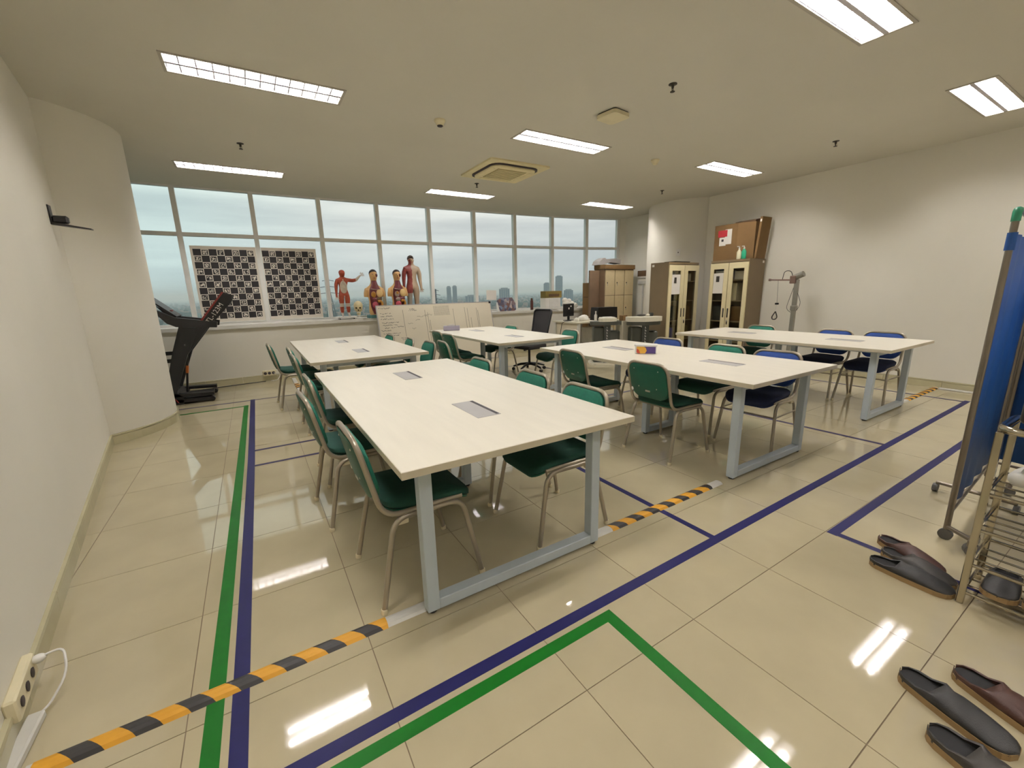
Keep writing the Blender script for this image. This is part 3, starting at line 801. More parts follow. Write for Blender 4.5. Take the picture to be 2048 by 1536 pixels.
CH = [  # x, y, heading (deg, 0 faces +x), colour, label
    (1.54, .41, 1, 'green', 'green chair at the near left corner of the %s' % T1),
    (1.445, 1.26, 3, 'green', 'green chair pulled out at the middle of the left side of the %s' % T1),
    (1.535, 1.89, 1, 'green', 'green chair at the far end of the left side of the %s' % T1),
    (2.375, .40, 180, 'green', 'green chair tucked under the right near corner of the %s' % T1),
    (2.385, .98, 180, 'green', 'green chair at the middle of the right side of the %s' % T1),
    (2.37, 1.78, 180, 'green', 'green chair at the far end of the right side of the %s' % T1),
    (1.375, 4.55, 2, 'green', 'green chair nearest the socket strip, left side of the %s' % T2),
    (1.56, 3.94, 1, 'green', 'green chair at the middle of the left side of the %s' % T2),
    (1.55, 3.27, 1, 'green', 'green chair at the near end of the left side of the %s' % T2),
    (2.37, 4.66, 180, 'green', 'green chair at the far end of the right side of the %s' % T2),
    (2.44, 3.98, 174, 'green', 'green chair at the middle of the right side of the %s' % T2),
    (2.50, 3.40, 180, 'green', 'green chair at the near end of the right side of the %s' % T2),
    (3.66, 4.66, 0, 'green', 'green chair at the far end of the left side of the %s' % T5),
    (3.62, 4.14, 2, 'green', 'green chair at the middle of the left side of the %s' % T5),
    (3.20, 3.30, -4, 'green', 'green chair pulled out at the near left corner of the %s' % T5),
    (4.50, 4.72, 180, 'green', 'green chair at the far end of the right side of the %s' % T5),
    (4.70, 3.38, 176, 'green', 'green chair at the near right corner of the %s' % T5),
    (3.895, .745, 0, 'green', 'green chair showing its back at the near left of the %s' % T3),
    (3.88, 1.66, -3, 'green', 'green chair showing its back at the far left of the %s' % T3),
    (4.69, .41, 184, 'blue', 'blue chair tucked under the near right corner of the %s' % T3),
    (4.73, .95, 178, 'green', 'green chair at the middle of the right side of the %s' % T3),
    (4.80, 1.70, 180, 'blue', 'blue chair at the far end of the right side of the %s' % T3),
    (7.10, .42, 180, 'blue', 'blue chair at the near end of the %s' % T4),
    (7.06, .92, 177, 'blue', 'blue chair second from the near end of the %s' % T4),
    (7.08, 1.85, 180, 'green', 'green chair at the far end of the %s' % T4)]
for (x, y, a, c, lab) in CH:
    if c in used: o = copy_tree(CP[c])
    else: o = CP[c]; used.add(c); kids(o); [kids(k_) for k_ in kids(o)]
    o.location = (x, y, 0); o.rotation_euler = (0, 0, math.radians(a)); o['label'] = lab

# office chair
o = thing('office_chair', 'black mesh-back swivel office chair on five casters', 'chair', (5.05, 4.58, 0), math.radians(190))
MB().tube([(0, 0, .1), (0, 0, .38)], .022, 12).build('gas_lift', 'black_plastic', o, True)
for k in range(5):
    a = 2 * PI * k / 5 + .3; c_, s_ = math.cos(a), math.sin(a)
    lg = MB().tube([(0, 0, .13), (.16 * c_, .16 * s_, .115), (.29 * c_, .29 * s_, .075)], [.026, .022, .016], 8).build('base_arm', 'black_plastic', o, True)
    MB().tube([(.29 * c_ - .018 * s_, .29 * s_ + .018 * c_, .028), (.29 * c_ + .018 * s_, .29 * s_ - .018 * c_, .028)], .028, 14).build('caster', 'rubber_black', lg, True)
pad(rrect(.24, .24, .09), .07, lambda u_, v_, w_: (u_, v_, .44 + w_)).build('seat', 'mesh_black', o, True)
MB().tube(fillet([(-.1, 0, .39), (-.29, 0, .40), (-.29, 0, .62)], .08), .02, 8).build('back_stem', 'black_plastic', o, True)
bf = lambda u_, v_, w_: (-.25 - .26 * (v_ + .25) - .0 + .05 * (u_ / .2) ** 2 * .4 + w_, u_, .78 + v_)
ol = [(u_ * (1 - .12 * (v_ < 0)), v_) for u_, v_ in rrect(.21, .27, .05)]
MB().tube([bf(u_, v_, 0) for u_, v_ in ol], .016, 8, closed=True).build('back_frame', 'black_plastic', o, True)
pad([(u_ * .96, v_ * .96) for u_, v_ in ol], .008, bf, .002).build('mesh_back', 'mesh_black', o, True)
MB().box(-.02, .03, -.12, -.08, .34, .37, .006).build('tilt_lever', 'black_plastic', o)

# ================================================================== FLOOR TAPE AND RACEWAYS
def tape(name, poly, m_, lab, z=.0008):
    return tag(MB().prism(poly, .0001, z).build(name, m_), lab, 'floor tape', 'marking tapes on the floor')
def strip(x0, y0, x1, y1): return [(x0, y0), (x1, y0), (x1, y1), (x0, y1)]
tape('floor_tape', [(.700, -1.6), (.752, -1.6), (.822, 2.6), (.850, 5.185), (.795, 5.185), (.768, 2.6)], 'tape_blue', 'blue tape line running from the camera along the left aisle', .0010)
tape('floor_tape', [(.625, -1.6), (.677, -1.6), (.745, 2.6), (.772, 4.86), (.722, 4.86), (.690, 2.6)], 'tape_green', 'green tape line beside the long blue line on the left', .0009)
tape('floor_tape', strip(-.1, 5.125, .80, 5.165), 'tape_purple', 'thin dark tape running left to the treadmill')
tape('floor_tape', strip(-.05, 4.80, .722, 4.84), 'tape_green', 'thin green tape running left to the round column')
tape('floor_tape', [(.752, -.350), (8.0, -.285), (8.0, -.235), (.752, -.298)], 'tape_blue', 'long blue tape line across the front of the tables', .0012)
tape('floor_tape', [(.677, -.425), (2.14, -.412), (2.14, -.362), (.677, -.375)], 'tape_green', 'green tape line along the near side of the long blue line')
tape('floor_tape', [(2.085, -1.9), (2.137, -1.9), (2.140, -.412), (2.085, -.412)], 'tape_green', 'green tape line turning toward the bottom right corner', .0011)
tape('floor_tape', strip(2.998, -.30, 3.040, 2.44), 'tape_blue', 'blue tape between the nearest table and the wipes-box table')
tape('floor_tape', [(5.50, -.26), (5.545, -.26), (5.46, 2.44), (5.42, 2.44)], 'tape_purple', 'dark tape between the wipes-box table and the right wall table')
tape('floor_tape', strip(7.90, -.24, 7.945, 5.0), 'tape_purple', 'dark tape along the right wall beyond the last table', .0009)
tape('floor_tape', strip(.82, 2.425, 7.90, 2.465), 'tape_purple', 'nearer of two dark tapes crossing between the table rows')
tape('floor_tape', strip(.82, 2.84, 7.90, 2.88), 'tape_purple', 'farther of two dark tapes crossing between the table rows')
tape('floor_tape', strip(5.42, 2.88, 5.46, 5.13), 'tape_purple', 'dark tape running to the windows beside the office chair')
tape('floor_tape', strip(.85, 5.13, 7.90, 5.165), 'tape_purple', 'dark tape along the back in front of the whiteboard', .0007)
tape('floor_tape', [(3.60, -.655), (7.2, -.645), (7.2, -.595), (3.60, -.605)], 'tape_blue', 'blue tape line pointing at the folding screen')
tape('floor_tape', strip(3.605, -1.25, 3.645, -.655), 'tape_blue', 'short blue tape under the slippers by the rack')
def raceway(x0, x1, y, m_, nm, lab, cat, h=.014, wd=.032, z0=0):
    sec = [(-wd, 0), (-wd * .7, h * .75), (-wd * .3, h), (wd * .3, h), (wd * .7, h * .75), (wd, 0)]
    mb = MB(); vs = [(x0, y + a_, z0 + b_) for a_, b_ in sec] + [(x1, y + a_, z0 + b_) for a_, b_ in sec]
    n = 6; mb.add(vs, [tuple(range(n)), tuple(range(n, 2 * n))[::-1]] + [(i, n + i, n + (i + 1) % n, (i + 1) % n) for i in range(n)])
    o = mb.build(nm, m_)
    return tag(o, lab, cat) if lab else o
rw = raceway(.20, 3.68, .105, 'raceway_white', 'cable_raceway', 'low white floor cable raceway crossing before the tables', 'raceway')
for x0, x1 in ((.215, 1.285), (2.60, 3.56)):
    o_ = raceway(x0, x1, .105, 'hazard_tape', 'hazard_tape', None, None, .0155, .034); o_.parent = rw
rw2 = raceway(7.3, 8.56, .155, 'raceway_white', 'cable_raceway', 'short floor raceway with hazard stripes by the right wall', 'raceway')
o_ = raceway(7.5, 8.53, .155, 'hazard_tape', 'hazard_tape', None, None, .0155, .034); o_.parent = rw2
rw3 = MB().box(1.405, 1.465, 3.4, 6.5, 0, .014, .004).build('cable_raceway', 'raceway_white'); tag(rw3, 'white floor raceway running from the window wall sockets', 'raceway')
o_ = MB().box(-.2, .2, -.033, .033, 0, .0155, .004).build('hazard_tape', 'hazard_tape', rw3); o_.location = (1.435, 5.75, 0); o_.rotation_euler = (0, 0, PI / 2)
rw4 = MB().box(8.50, 8.56, -.9, .12, 0, .018, .004).build('cable_raceway', 'raceway_white'); tag(rw4, 'white raceway along the foot of the right wall', 'raceway')
rw5 = MB().box(.140, .185, -.4, .335, 0, .03, .006).build('cable_raceway', 'raceway_white'); tag(rw5, 'white cable raceway at the foot of the left wall', 'raceway')

# ================================================================== LEFT WALL THINGS
so = thing('wall_socket', 'beige surface socket box low on the left wall with a white plug', 'socket', (lx(.375), .375, .110), math.atan(-.138))
so.rotation_euler = (0, 0, -math.atan(.138) * -1)
MB().box(0, .032, -.125, .125, -.042, .042, .006).build('socket_box', 'beige_plastic', so)
for k in range(3):
    MB().lathe([(.016, 0), (.018, .003), (.012, .004)], n=14).xf(Matrix.Translation((.032, -.08 + .07 * k, .0)) @ Matrix.Rotation(PI / 2, 4, 'Y')).build('outlet', 'slot_dark', so)
MB().ball((.045, .10, .02), .02, .018, .015).build('plug', 'white_plastic', so, True)
MB().tube(fillet([(.055, .10, .025), (.11, .10, .03), (.12, .02, -.03), (.07, -.03, -.09), (.04, -.05, -.098)], .05), .004, 8).build('power_cord', 'white_plastic', so, True)
so.rotation_euler = (0, 0, math.atan(.138))
br = thing('wall_bracket', 'black angled bracket fixed high on the left wall', 'bracket', (lx(3.5), 3.5, 2.02), 0)
MB().box(0, .014, -.03, .03, -.02, .13, .003).build('wall_plate', 'black_plastic', br)
MB().prism_y([(0, -.02), (.24, -.05), (.24, -.042), (0, .0)], -.03, .03).build('arm', 'black_plastic', br)
MB().box(.012, .11, -.025, .025, -.01, .05, .012).build('holder', 'black_plastic', br)
# window wall sockets
so = thing('wall_socket', 'beige triple socket strip on the skirting under the windows', 'socket', (1.09, 6.585, .13))
MB().box(-.1, .1, -.03, .02, -.045, .045, .006).build('socket_box', 'beige_plastic', so)
for k in range(3):
    MB().lathe([(.022, 0), (.024, .003), (.014, .004)], n=14).xf(Matrix.Translation((-.06 + .06 * k, -.03, 0)) @ Matrix.Rotation(PI / 2, 4, 'X')).build('outlet', 'slot_dark', so)
tag(MB().tube(fillet([(1.15, 6.54, .13), (1.25, 6.50, .10), (1.2, 6.45, .02), (1.1, 6.47, .012)], .03), .005, 8).build('white_cable', 'white_plastic', None, True), 'short white cable hanging from the socket strip', 'cable')
tag(MB().tube([(1.02, 6.48, .012), (.6, 6.46, .008), (.2, 6.40, .008), (-.1, 6.36, .008)], .006, 8).build('black_cable', 'black_plastic', None, True), 'black cable along the skirting toward the treadmill', 'cable')

# ================================================================== TREADMILL
tm = thing('treadmill', 'folded black treadmill with red trim behind the round column', 'treadmill', (0, 0, 0))
for y0, y1 in ((5.46, 5.54), (6.02, 6.10)):
    MB().prism_y([(-.17, .17), (-.03, .14), (.06, .38), (.17, .66), (.34, 1.0), (.13, 1.03), (.02, .72), (-.06, .45)], y0, y1).build('upright', 'treadmill_black', tm)
    MB().prism_y([(.10, .60), (.17, .66), (.44, 1.0), (.53, 1.10), (.74, 1.33), (.78, 1.42), (.66, 1.47), (.37, 1.10), (.20, .86)], y0 + .005, y1 - .005).build('deck_rail', 'treadmill_black', tm)
    MB().prism_y([(.37, 1.10), (.39, 1.09), (.68, 1.46), (.66, 1.47)], y0 - .004, y1 + .004).build('red_edge', 'treadmill_red', tm)
    MB().prism_y([(-.28, .12), (.38, .085), (.38, .125), (-.28, .16)], y0 - .01, y1 + .01).build('base_rail', 'treadmill_black', tm)
    MB().prism_y([(-.2, .04), (.37, .01), (.37, .05), (-.2, .075)], y0 - .01, y1 + .01).build('base_rail', 'treadmill_black', tm)
    MB().tube([(.355, y0 - .012, .035), (.355, y1 + .012, .035)], .03, 14).build('wheel', 'rubber_black', tm, True)
    MB().prism_y([(-.14, 1.30), (.02, 1.08), (.11, 1.03), (.54, 1.0), (.555, 1.07), (.2, 1.135), (.11, 1.15)], y0 - .02, y1 + .01).build('handrail', 'treadmill_black', tm)
MB().box(.0, .35, 5.54, 6.02, .03, .07, .004).xf(Matrix.Identity(4)).build('cross_member', 'treadmill_black', tm)
MB().prism_y([(.42, 1.12), (.70, 1.44), (.73, 1.40), (.46, 1.09)], 5.54, 6.02).build('running_deck', 'treadmill_black', tm)
cs = MB().prism_y([(-.15, 1.40), (-.135, 1.41), (.125, 1.165), (.11, 1.15)], 5.52, 6.04).build('console', 'black_plastic', tm)
MB().box(.02, .06, 5.7, 5.86, 1.215, 1.245).build('safety_key', 'treadmill_red', cs)
MB().prism_y([(-.33, .0), (.03, .0), (.05, .10), (-.03, .16), (-.16, .20), (-.33, .20)], 5.45, 6.11).build('motor_cover', 'treadmill_black', tm)
MB().tube(fillet([(-.13, 5.444, .115), (-.06, 5.444, .105), (-.02, 5.444, .03)], .03), .006, 6).build('red_trim', 'treadmill_red', tm)
MB().tube([(.145, 5.60, .63), (.075, 5.60, .14)], .014, 10).build('gas_strut', 'black_plastic', tm, True)
MB().tube([(.128, 5.60, .50), (.112, 5.60, .40)], .017, 10).build('strut_sleeve', 'orange_plastic', tm, True)
ang = math.atan2(.37, .29)
mtx = Matrix.Translation((.545, 5.4545, 1.19)) @ Matrix.Rotation(-ang, 4, 'Y') @ Matrix.Rotation(PI / 2, 4, 'X')
text_mesh('model_lettering', 'TL-123M', .085, 'paper', tm, .0008, mtx)
MB().box(-.6, -.05, 6.15, 6.2, .60, .65).build('rear_bar', 'treadmill_black', tm)
MB().box(-.6, -.08, 6.15, 6.2, .49, .54).build('rear_bar', 'treadmill_black', tm)

# ================================================================== CALIBRATION BOARDS
def marker_board(x0, x1, z0, z1, gx0, gx1, gz0, gz1, y, lab):
    o = MB().box(x0, x1, y, y + .006, z0, z1).build('marker_board', 'paper')
    fr = MB().quad((x0 + .003, y - .0006, z0 + .003), (x1 - .003, y - .0006, z0 + .003), (x1 - .003, y - .0006, z1 - .003), (x0 + .003, y - .0006, z1 - .003)).build('printed_sheet', 'marker_board', o)
    ul = fr.data.uv_layers.new(name='UVMap')
    for lp in fr.data.loops:
        p = fr.data.vertices[lp.vertex_index].co
        ul.data[lp.index].uv = ((p.x - gx0) / (gx1 - gx0) * 8, (p.z - gz0) / (gz1 - gz0) * 11)
    return tag(o, lab, 'board', 'chequered marker boards')
marker_board(.285, 1.165, 1.0, 2.19, .318, 1.135, 1.055, 2.142, 6.845, 'left chequered black and white marker board against the window')
marker_board(1.237, 2.075, 1.0, 2.19, 1.248, 2.045, 1.06, 2.142, 6.855, 'right chequered black and white marker board against the window')

# ================================================================== ANATOMY MODELS
def skin_mesh(name, V, E_, R_, m_, parent, sub=2, root=0):
    me = bpy.data.meshes.new(name); me.from_pydata([tuple(v) for v in V], E_, []); me.update()
    o = bpy.data.objects.new(name, me); COL.objects.link(o); o.parent = parent
    md = o.modifiers.new('skin', 'SKIN'); md.use_smooth_shade = True
    sl = me.skin_vertices[0].data
    for i, r in enumerate(R_): sl[i].radius = r if isinstance(r, tuple) else (r, r)
    sl[root].use_root = True
    s2 = o.modifiers.new('sub', 'SUBSURF'); s2.levels = sub; s2.render_levels = sub
    me.materials.append(MATS[m_]); return o
def body(arm_r, height, m_, parent):
    """standing figure facing -y, 1 unit tall before scaling; arm_r: joints of the viewer-right arm"""
    V = [(0, 0, .52), (0, .005, .60), (0, .0, .70), (0, 0, .785), (0, .005, .845), (0, -.01, .905), (0, -.008, .955)]
    E_ = [(0, 1), (1, 2), (2, 3), (3, 4), (4, 5), (5, 6)]
    R_ = [(.088, .064), (.080, .056), (.096, .068), (.080, .055), (.034, .036), (.056, .064), (.046, .052)]
    def chain(start, pts, rad):
        last = start
        for p, r in zip(pts, rad): V.append(p); R_.append(r); E_.append((last, len(V) - 1)); last = len(V) - 1
    for s_ in (-1, 1):
        chain(0, [(s_ * .055, 0, .46), (s_ * .062, -.005, .37), (s_ * .062, 0, .265), (s_ * .066, .012, .18), (s_ * .066, .008, .05), (s_ * .072, -.05, .018), (s_ * .074, -.085, .012)],
              [.070, .066, .044, .048, .026, (.026, .018), (.022, .014)])
    chain(3, [(-.108, 0, .775), (-.138, .0, .69), (-.146, .005, .59), (-.152, -.01, .49), (-.154, -.02, .445), (-.152, -.028, .41)], [.046, .042, .034, .024, (.016, .024), (.012, .018)])
    chain(3, *arm_r)
    o = skin_mesh('body', V, E_, R_, m_, parent); o.scale = (height,) * 3
    return o
def fingers(parent, c, d, m_, s_):
    c = Vector(c); d = Vector(d).normalized(); side = d.cross(Vector((0, 1, 0))).normalized()
    for k in range(4):
        b_ = c + side * (k - 1.5) * .011 * s_; MB().tube([b_, b_ + d * .03 * s_ + side * (k - 1.5) * .006 * s_, b_ + d * (.055 - .006 * abs(k - 1.3)) * s_ + side * (k - 1.5) * .012 * s_], [.006 * s_, .0055 * s_, .004 * s_], 6).build('finger', m_, parent, True)
    b_ = c - d * .01 * s_ + side * .022 * s_; MB().tube([b_, b_ + (d + side * 1.2).normalized() * .035 * s_], [.007 * s_, .005 * s_], 6).build('thumb', m_, parent, True)
def face(parent, c, s_, skin, hair, hairm, eye='slot_dark'):
    c = Vector(c)
    MB().ball(c + Vector((0, -.058 * s_, -.005 * s_)), .010 * s_, .014 * s_, .018 * s_, 8, 5).build('nose', skin, parent, True)
    for e_ in (-1, 1):
        MB().ball(c + Vector((e_ * .020 * s_, -.049 * s_, .016 * s_)), .0075 * s_, .004 * s_, .004 * s_, 8, 4).build('eye', eye, parent, True)
        MB().ball(c + Vector((e_ * .050 * s_, .004 * s_, .0)), .006 * s_, .012 * s_, .018 * s_, 8, 5).build('ear', skin, parent, True)
    MB().ball(c + Vector((0, -.049 * s_, -.034 * s_)), .017 * s_, .006 * s_, .005 * s_, 8, 4).build('mouth', 'organ_pink', parent, True)
    if hair:
        hb = MB().ball((0, 0, 0), .0555 * s_, .062 * s_, .056 * s_, 18, 8, -.1, 1.0)
        hb.xf(Matrix.Translation(c + Vector((0, .020 * s_, .030 * s_))) @ Matrix.Rotation(-.55, 4, 'X')); hb.build('hair', hairm, parent, True)
SZ = .956
# 1 muscle figure pointing right
fg = thing('muscle_figure', 'red muscle anatomy figure stretching one arm out, on white wheeled base', 'anatomy model', (2.44, 6.70, SZ))
MB().prism([(p[0], p[1]) for p in rrect(.17, .11, .03)], .02, .05).build('base_plate', 'white_plastic', fg)
for sx_ in (-1, 1):
    for sy in (-1, 1): MB().tube([(sx_ * .12 - .01, sy * .08, .012), (sx_ * .12 + .01, sy * .08, .012)], .012, 10).build('caster', 'rubber_black', fg)
H = .83
hold = bpy.data.objects.new('standing_body', None)
b1 = body(([(.105, 0, .785), (.20, -.01, .77), (.285, -.015, .785), (.345, -.02, .85), (.375, -.022, .875), (.40, -.024, .89)], [.044, .042, .036, .024, (.02, .016), (.016, .012)]), H, 'muscle_figure', fg)
b1.location = (0, 0, .045)
MB().ball((0, -.045 * 1.0, .045 + .63 * H), .062, .02, .115, 14, 9).build('abdomen_sheath', 'tendon', fg, True)
for k in range(4):
    for s_ in (-1, 1): MB().ball((s_ * .024, -.064, .045 + (.57 + .036 * k) * H), .019, .008, .012, 8, 5).build('abdominal_segment', 'tendon', fg, True)
MB().tube([(0, -.058, .045 + .80 * H), (0, -.066, .045 + .70 * H)], .009, 8).build('breastbone', 'tendon', fg, True)
MB().loft([(0, -.012, .045 + .855 * H, .030, .034), (0, -.014, .045 + .872 * H, .040, .050), (0, -.010, .045 + .91 * H, .050, .062), (0, -.004, .045 + .95 * H, .053, .066), (0, -.002, .045 + .98 * H, .042, .052), (0, 0, .045 + .998 * H, .012, .016)], 18).build('head', 'muscle_red', fg, True)
face(fg, (0, -.016, .045 + .915 * H), H, 'muscle_red', False, None, 'tendon')
fingers(fg, (.40 * H, -.022, .045 + .89 * H), (1, -.1, .35), 'tendon', 1.0); fingers(fg, (-.153 * H, -.024, .045 + .425 * H), (0, -.2, -1), 'tendon', 1.0)
# 2 skull
sk = thing('skull_model', 'cream skull model on a white stand beside the muscle figure', 'skull', (2.665, 6.68, SZ), -.25)
MB().prism(rrect(.13, .085, .02), 0, .018).build('stand', 'white_plastic', sk)
MB().lathe([(.02, .018), (.018, .05), (.03, .07)], n=14).build('support', 'white_plastic', sk, True)
MB().loft([(0, .005, .115, .03, .04), (0, .0, .13, .052, .066), (0, -.002, .165, .066, .08), (0, .01, .205, .078, .096), (0, .018, .25, .080, .098), (0, .018, .29, .064, .08), (0, .018, .315, .03, .04), (0, .018, .32, .004, .004)], 22).build('cranium', 'bone', sk, True)
MB().loft([(0, -.055, .068, .022, .02), (0, -.05, .082, .034, .028), (0, -.045, .105, .036, .032), (0, -.042, .125, .036, .034)], 16).build('jaw', 'bone', sk, True)
for s_ in (-1, 1):
    MB().ball((s_ * .030, -.072, .195), .020, .016, .018, 12, 7).build('eye_socket', 'bone_dark', sk, True)
    MB().tube([(s_ * .038, -.062, .165), (s_ * .07, -.02, .165), (s_ * .066, .02, .17)], .008, 8).build('cheekbone', 'bone', sk, True)
MB().ball((0, -.080, .155), .010, .008, .018, 8, 6).build('nose_opening', 'bone_dark', sk, True)
for k in range(6): MB().box(-.028 + k * .0095, -.020 + k * .0095, -.082, -.07, .100, .122, .002).build('tooth', 'paper', sk)
# 3, 4 torsos
def torso(loc, lab, var):
    t = thing('torso_model', lab, 'anatomy model', loc, .0, 'open torso models')
    MB().prism(rrect(.16, .11, .03), 0, .055).build('stand', 'teal_base', t)
    rings = [(0, .01, .055, .115, .085), (0, .01, .12, .126, .092), (0, .01, .2, .122, .09), (0, .005, .30, .112, .082), (0, .0, .40, .128, .092), (0, 0, .46, .145, .10), (0, .004, .505, .160, .096), (0, .008, .540, .152, .085),
             (0, .012, .572, .118, .072), (0, .016, .60, .080, .058), (0, .016, .635, .058, .05), (0, .012, .68, .052, .052), (0, .0, .70, .056, .064), (0, -.006, .735, .064, .078), (0, -.004, .79, .070, .086), (0, 0, .83, .066, .08), (0, .004, .862, .045, .055), (0, .006, .873, .01, .012)]
    MB().loft(rings, 24).build('body', 'skin_tan', t, True)
    for s_ in (-1, 1):
        MB().tube([(s_ * .10, .012, .545), (s_ * .134, .01, .515), (s_ * .150, .01, .45), (s_ * .156, .01, .40), (s_ * .157, .01, .385)], [.030, .047, .046, .042, .036], 14).build('arm_stump', 'skin_tan', t, True)
    cav = MB().loft([(0, -.055, .07, .06, .04), (0, -.062, .2, .10, .036), (0, -.058, .3, .105, .034), (0, -.066, .42, .115, .036), (-.005, -.066, .52, .10, .034), (0, -.045, .60, .06, .03), (0, -.025, .68, .045, .035)], 18).build('open_cavity', 'organ_wine', t, True)
    MB().ball((-.045, -.098, .43), .045, .022, .055).build('lung', 'organ_mustard' if var == 0 else 'organ_grey', t, True)
    MB().ball((-.040, -.112, .45), .026, .014, .03).build('heart', 'organ_mustard', t, True)
    MB().ball((.065, -.098, .45), .06, .03, .075).build('breast_plate', 'organ_cream', t, True)
    MB().ball((.045, -.098, .345), .06, .022, .035).build('stomach', 'organ_wine' if var else 'bone_dark', t, True)
    MB().ball((-.03, -.10, .33), .05, .022, .04).build('liver', 'organ_wine' if var == 0 else 'organ_grey', t, True)
    MB().ball((-.03, -.102, .24), .055, .03, .06).build('small_intestine', 'organ_pink', t, True)
    MB().tube(fillet([(.01, -.115, .19), (.08, -.11, .20), (.10, -.105, .26), (.07, -.11, .31), (.02, -.12, .30)], .03), .024, 10).build('colon', 'organ_mustard', t, True)
    MB().tube([(.0, -.098, .17), (.01, -.09, .10), (.0, -.08, .07)], .014, 8).build('vessel', 'organ_pink', t, True)
    MB().tube([(-.09, -.10, .53), (0, -.105, .515), (.03, -.11, .52)], .007, 8).build('vessel', 'organ_grey', t, True)
    face(t, (0, -.022, .770), 1.32, 'skin_tan', True, 'hair_black')
    MB().ball((.042, -.075, .775), .022, .012, .03).build('face_cutaway', 'organ_wine', t, True)
torso((2.985, 6.68, SZ), 'open torso model with head, left of the window mullion', 0)
torso((3.425, 6.68, SZ), 'open torso model with head, next to the tall grey figure', 1)
# 5 half skin figure
fg = thing('anatomy_figure', 'tall grey figure half skin, half red muscle, behind the whiteboard', 'anatomy model', (3.745, 6.74, SZ))
MB().prism(rrect(.16, .12, .03), 0, .04).build('base_plate', 'white_plastic', fg)
H = 1.12
b5 = body(([(.108, 0, .775), (.138, .0, .69), (.146, .005, .59), (.152, -.01, .49), (.154, -.02, .445), (.152, -.028, .41)], [.046, .042, .034, .024, (.016, .024), (.012, .018)]), H, 'half_muscle', fg)
b5.location = (0, 0, .035)
face(fg, (0, -.008, .035 + .915 * H), H, 'skin_grey', True, 'hair_black')
for s_ in (-1, 1): fingers(fg, (s_ * .153 * H, -.026, .035 + .42 * H), (0, -.2, -1), 'skin_grey', 1.1)

# ================================================================== WHITEBOARD
wb = thing('whiteboard', 'wide whiteboard with faded handwriting leaning below the windows', 'whiteboard', (2.95, 6.225, .0))
th = math.atan2(.30, 1.17)
wb.rotation_euler = (-th, 0, 0)
MB().box(0, 2.40, 0, .018, 0, 1.21, .003).build('panel', 'whiteboard', wb)
fr = MB(); fr.box(-.012, 2.412, -.004, .022, 1.205, 1.22); fr.box(-.012, 2.412, -.004, .022, 0, .014); fr.box(-.012, .004, -.004, .022, 0, 1.22); fr.box(2.396, 2.412, -.004, .022, 0, 1.22)
fr.build('frame', 'alu_plate', wb)
MB().box(2.37, 2.42, -.007, .025, 1.18, 1.225, .003).build('corner_cap', 'black_plastic', wb)
rw_ = random.Random(11)
def scribble(mb, x, z, ln, h, r=.0034):
    n = max(6, int(ln / .012)); pts = []
    for i in range(n + 1): pts.append((x + ln * i / n, -.0012, z + h * (rw_.random() - .5)))
    for p, q_ in zip(pts[:-1], pts[1:]):
        if rw_.random() < .14: continue
        d = Vector(q_) - Vector(p); nn_ = Vector((-d.z, 0, d.x)).normalized() * r
        mb.quad(Vector(p) - nn_, Vector(q_) - nn_, Vector(q_) + nn_, Vector(p) + nn_)
ink = MB()
for (x, z, ln) in ((.03, 1.16, .22), (.05, 1.06, .20), (.05, 1.01, .22), (.05, .955, .24), (.06, .885, .32), (.07, .84, .30), (.10, .79, .10), (.22, .79, .10), (.34, .80, .12), (.03, .74, .18), (.06, .68, .32), (.08, .64, .28), (.12, .585, .08), (.38, .58, .16), (.40, .545, .15), (.6, 1.1, .16), (.62, 1.13, .1)):
    scribble(ink, x, z, ln, .022)
ink.build('handwriting', 'marker_ink', wb)
ft = MB()
for k in range(11): ft.box(1.12 + k * .03, 1.125 + k * .03, -.0012, -.0004, .98, 1.17)
for k in range(8): ft.box(1.10, 1.45, -.0012, -.0004, .985 + k * .026, .989 + k * .026)
for (x, z0, z1) in ((.48, .6, 1.12), (.92, .35, 1.1), (.97, .32, 1.05), (1.0, .3, .9), (1.52, .6, 1.1), (1.78, .5, 1.12), (1.84, .5, 1.1), (1.9, .55, .9), (2.05, .5, 1.1), (2.08, .5, 1.05)):
    ft.box(x, x + .008, -.0012, -.0004, z0, z1)
for (x, z, ln) in ((.75, .98, .22), (.9, 1.0, .16), (.7, .92, .1), (.62, .75, .08), (.8, .42, .2), (1.1, .5, .25), (.55, .85, .1)): scribble(ft, x, z, ln, .03)
ft.build('faded_lines', 'faint_ink', wb)

# ================================================================== SILL THINGS (right)
def on_sill(name, lab, cat, x, y=None, **k): return thing(name, lab, cat, (x, y if y else 6.60, SZ), **k)
o = on_sill('patterned_bag', 'flat bag printed with a brown and blue collage on the sill', 'bag', 5.81, 6.58); o.rotation_euler = (-.12, 0, 0)
MB().prism_y([(-.22, .02), (-.19, 0), (.19, 0), (.23, .02), (.23, .17), (.15, .29), (-.15, .29), (-.22, .24)], -.02, .03).build('bag_body', 'collage_print', o)
MB().prism_y([(-.235, 0), (-.19, 0), (-.21, .06), (-.235, .2)], -.025, .035).build('side_trim', 'white_plastic', o)
o = tag(MB().prism_y([(5.37, 1.21), (5.62, 1.20), (5.62, 1.41), (5.38, 1.42)], 6.70, 6.708).build('paper_sheet', 'paper'), 'pale sheet of paper stuck to the window above the bag', 'paper')
o = on_sill('brown_bottle', 'slim dark brown bottle standing on the sill', 'bottle', 6.46, 6.55)
MB().lathe([(.033, 0), (.034, .01), (.034, .19), (.03, .21), (.022, .225)], n=18).build('bottle_body', 'brown_bottle', o, True)
MB().lathe([(.024, .222), (.025, .245), (.022, .262)], n=16).build('cap', 'cardboard_dark', o, True)
o = on_sill('paper_box', 'white paper box below the olive carton on the sill', 'box', 6.95, 6.50)
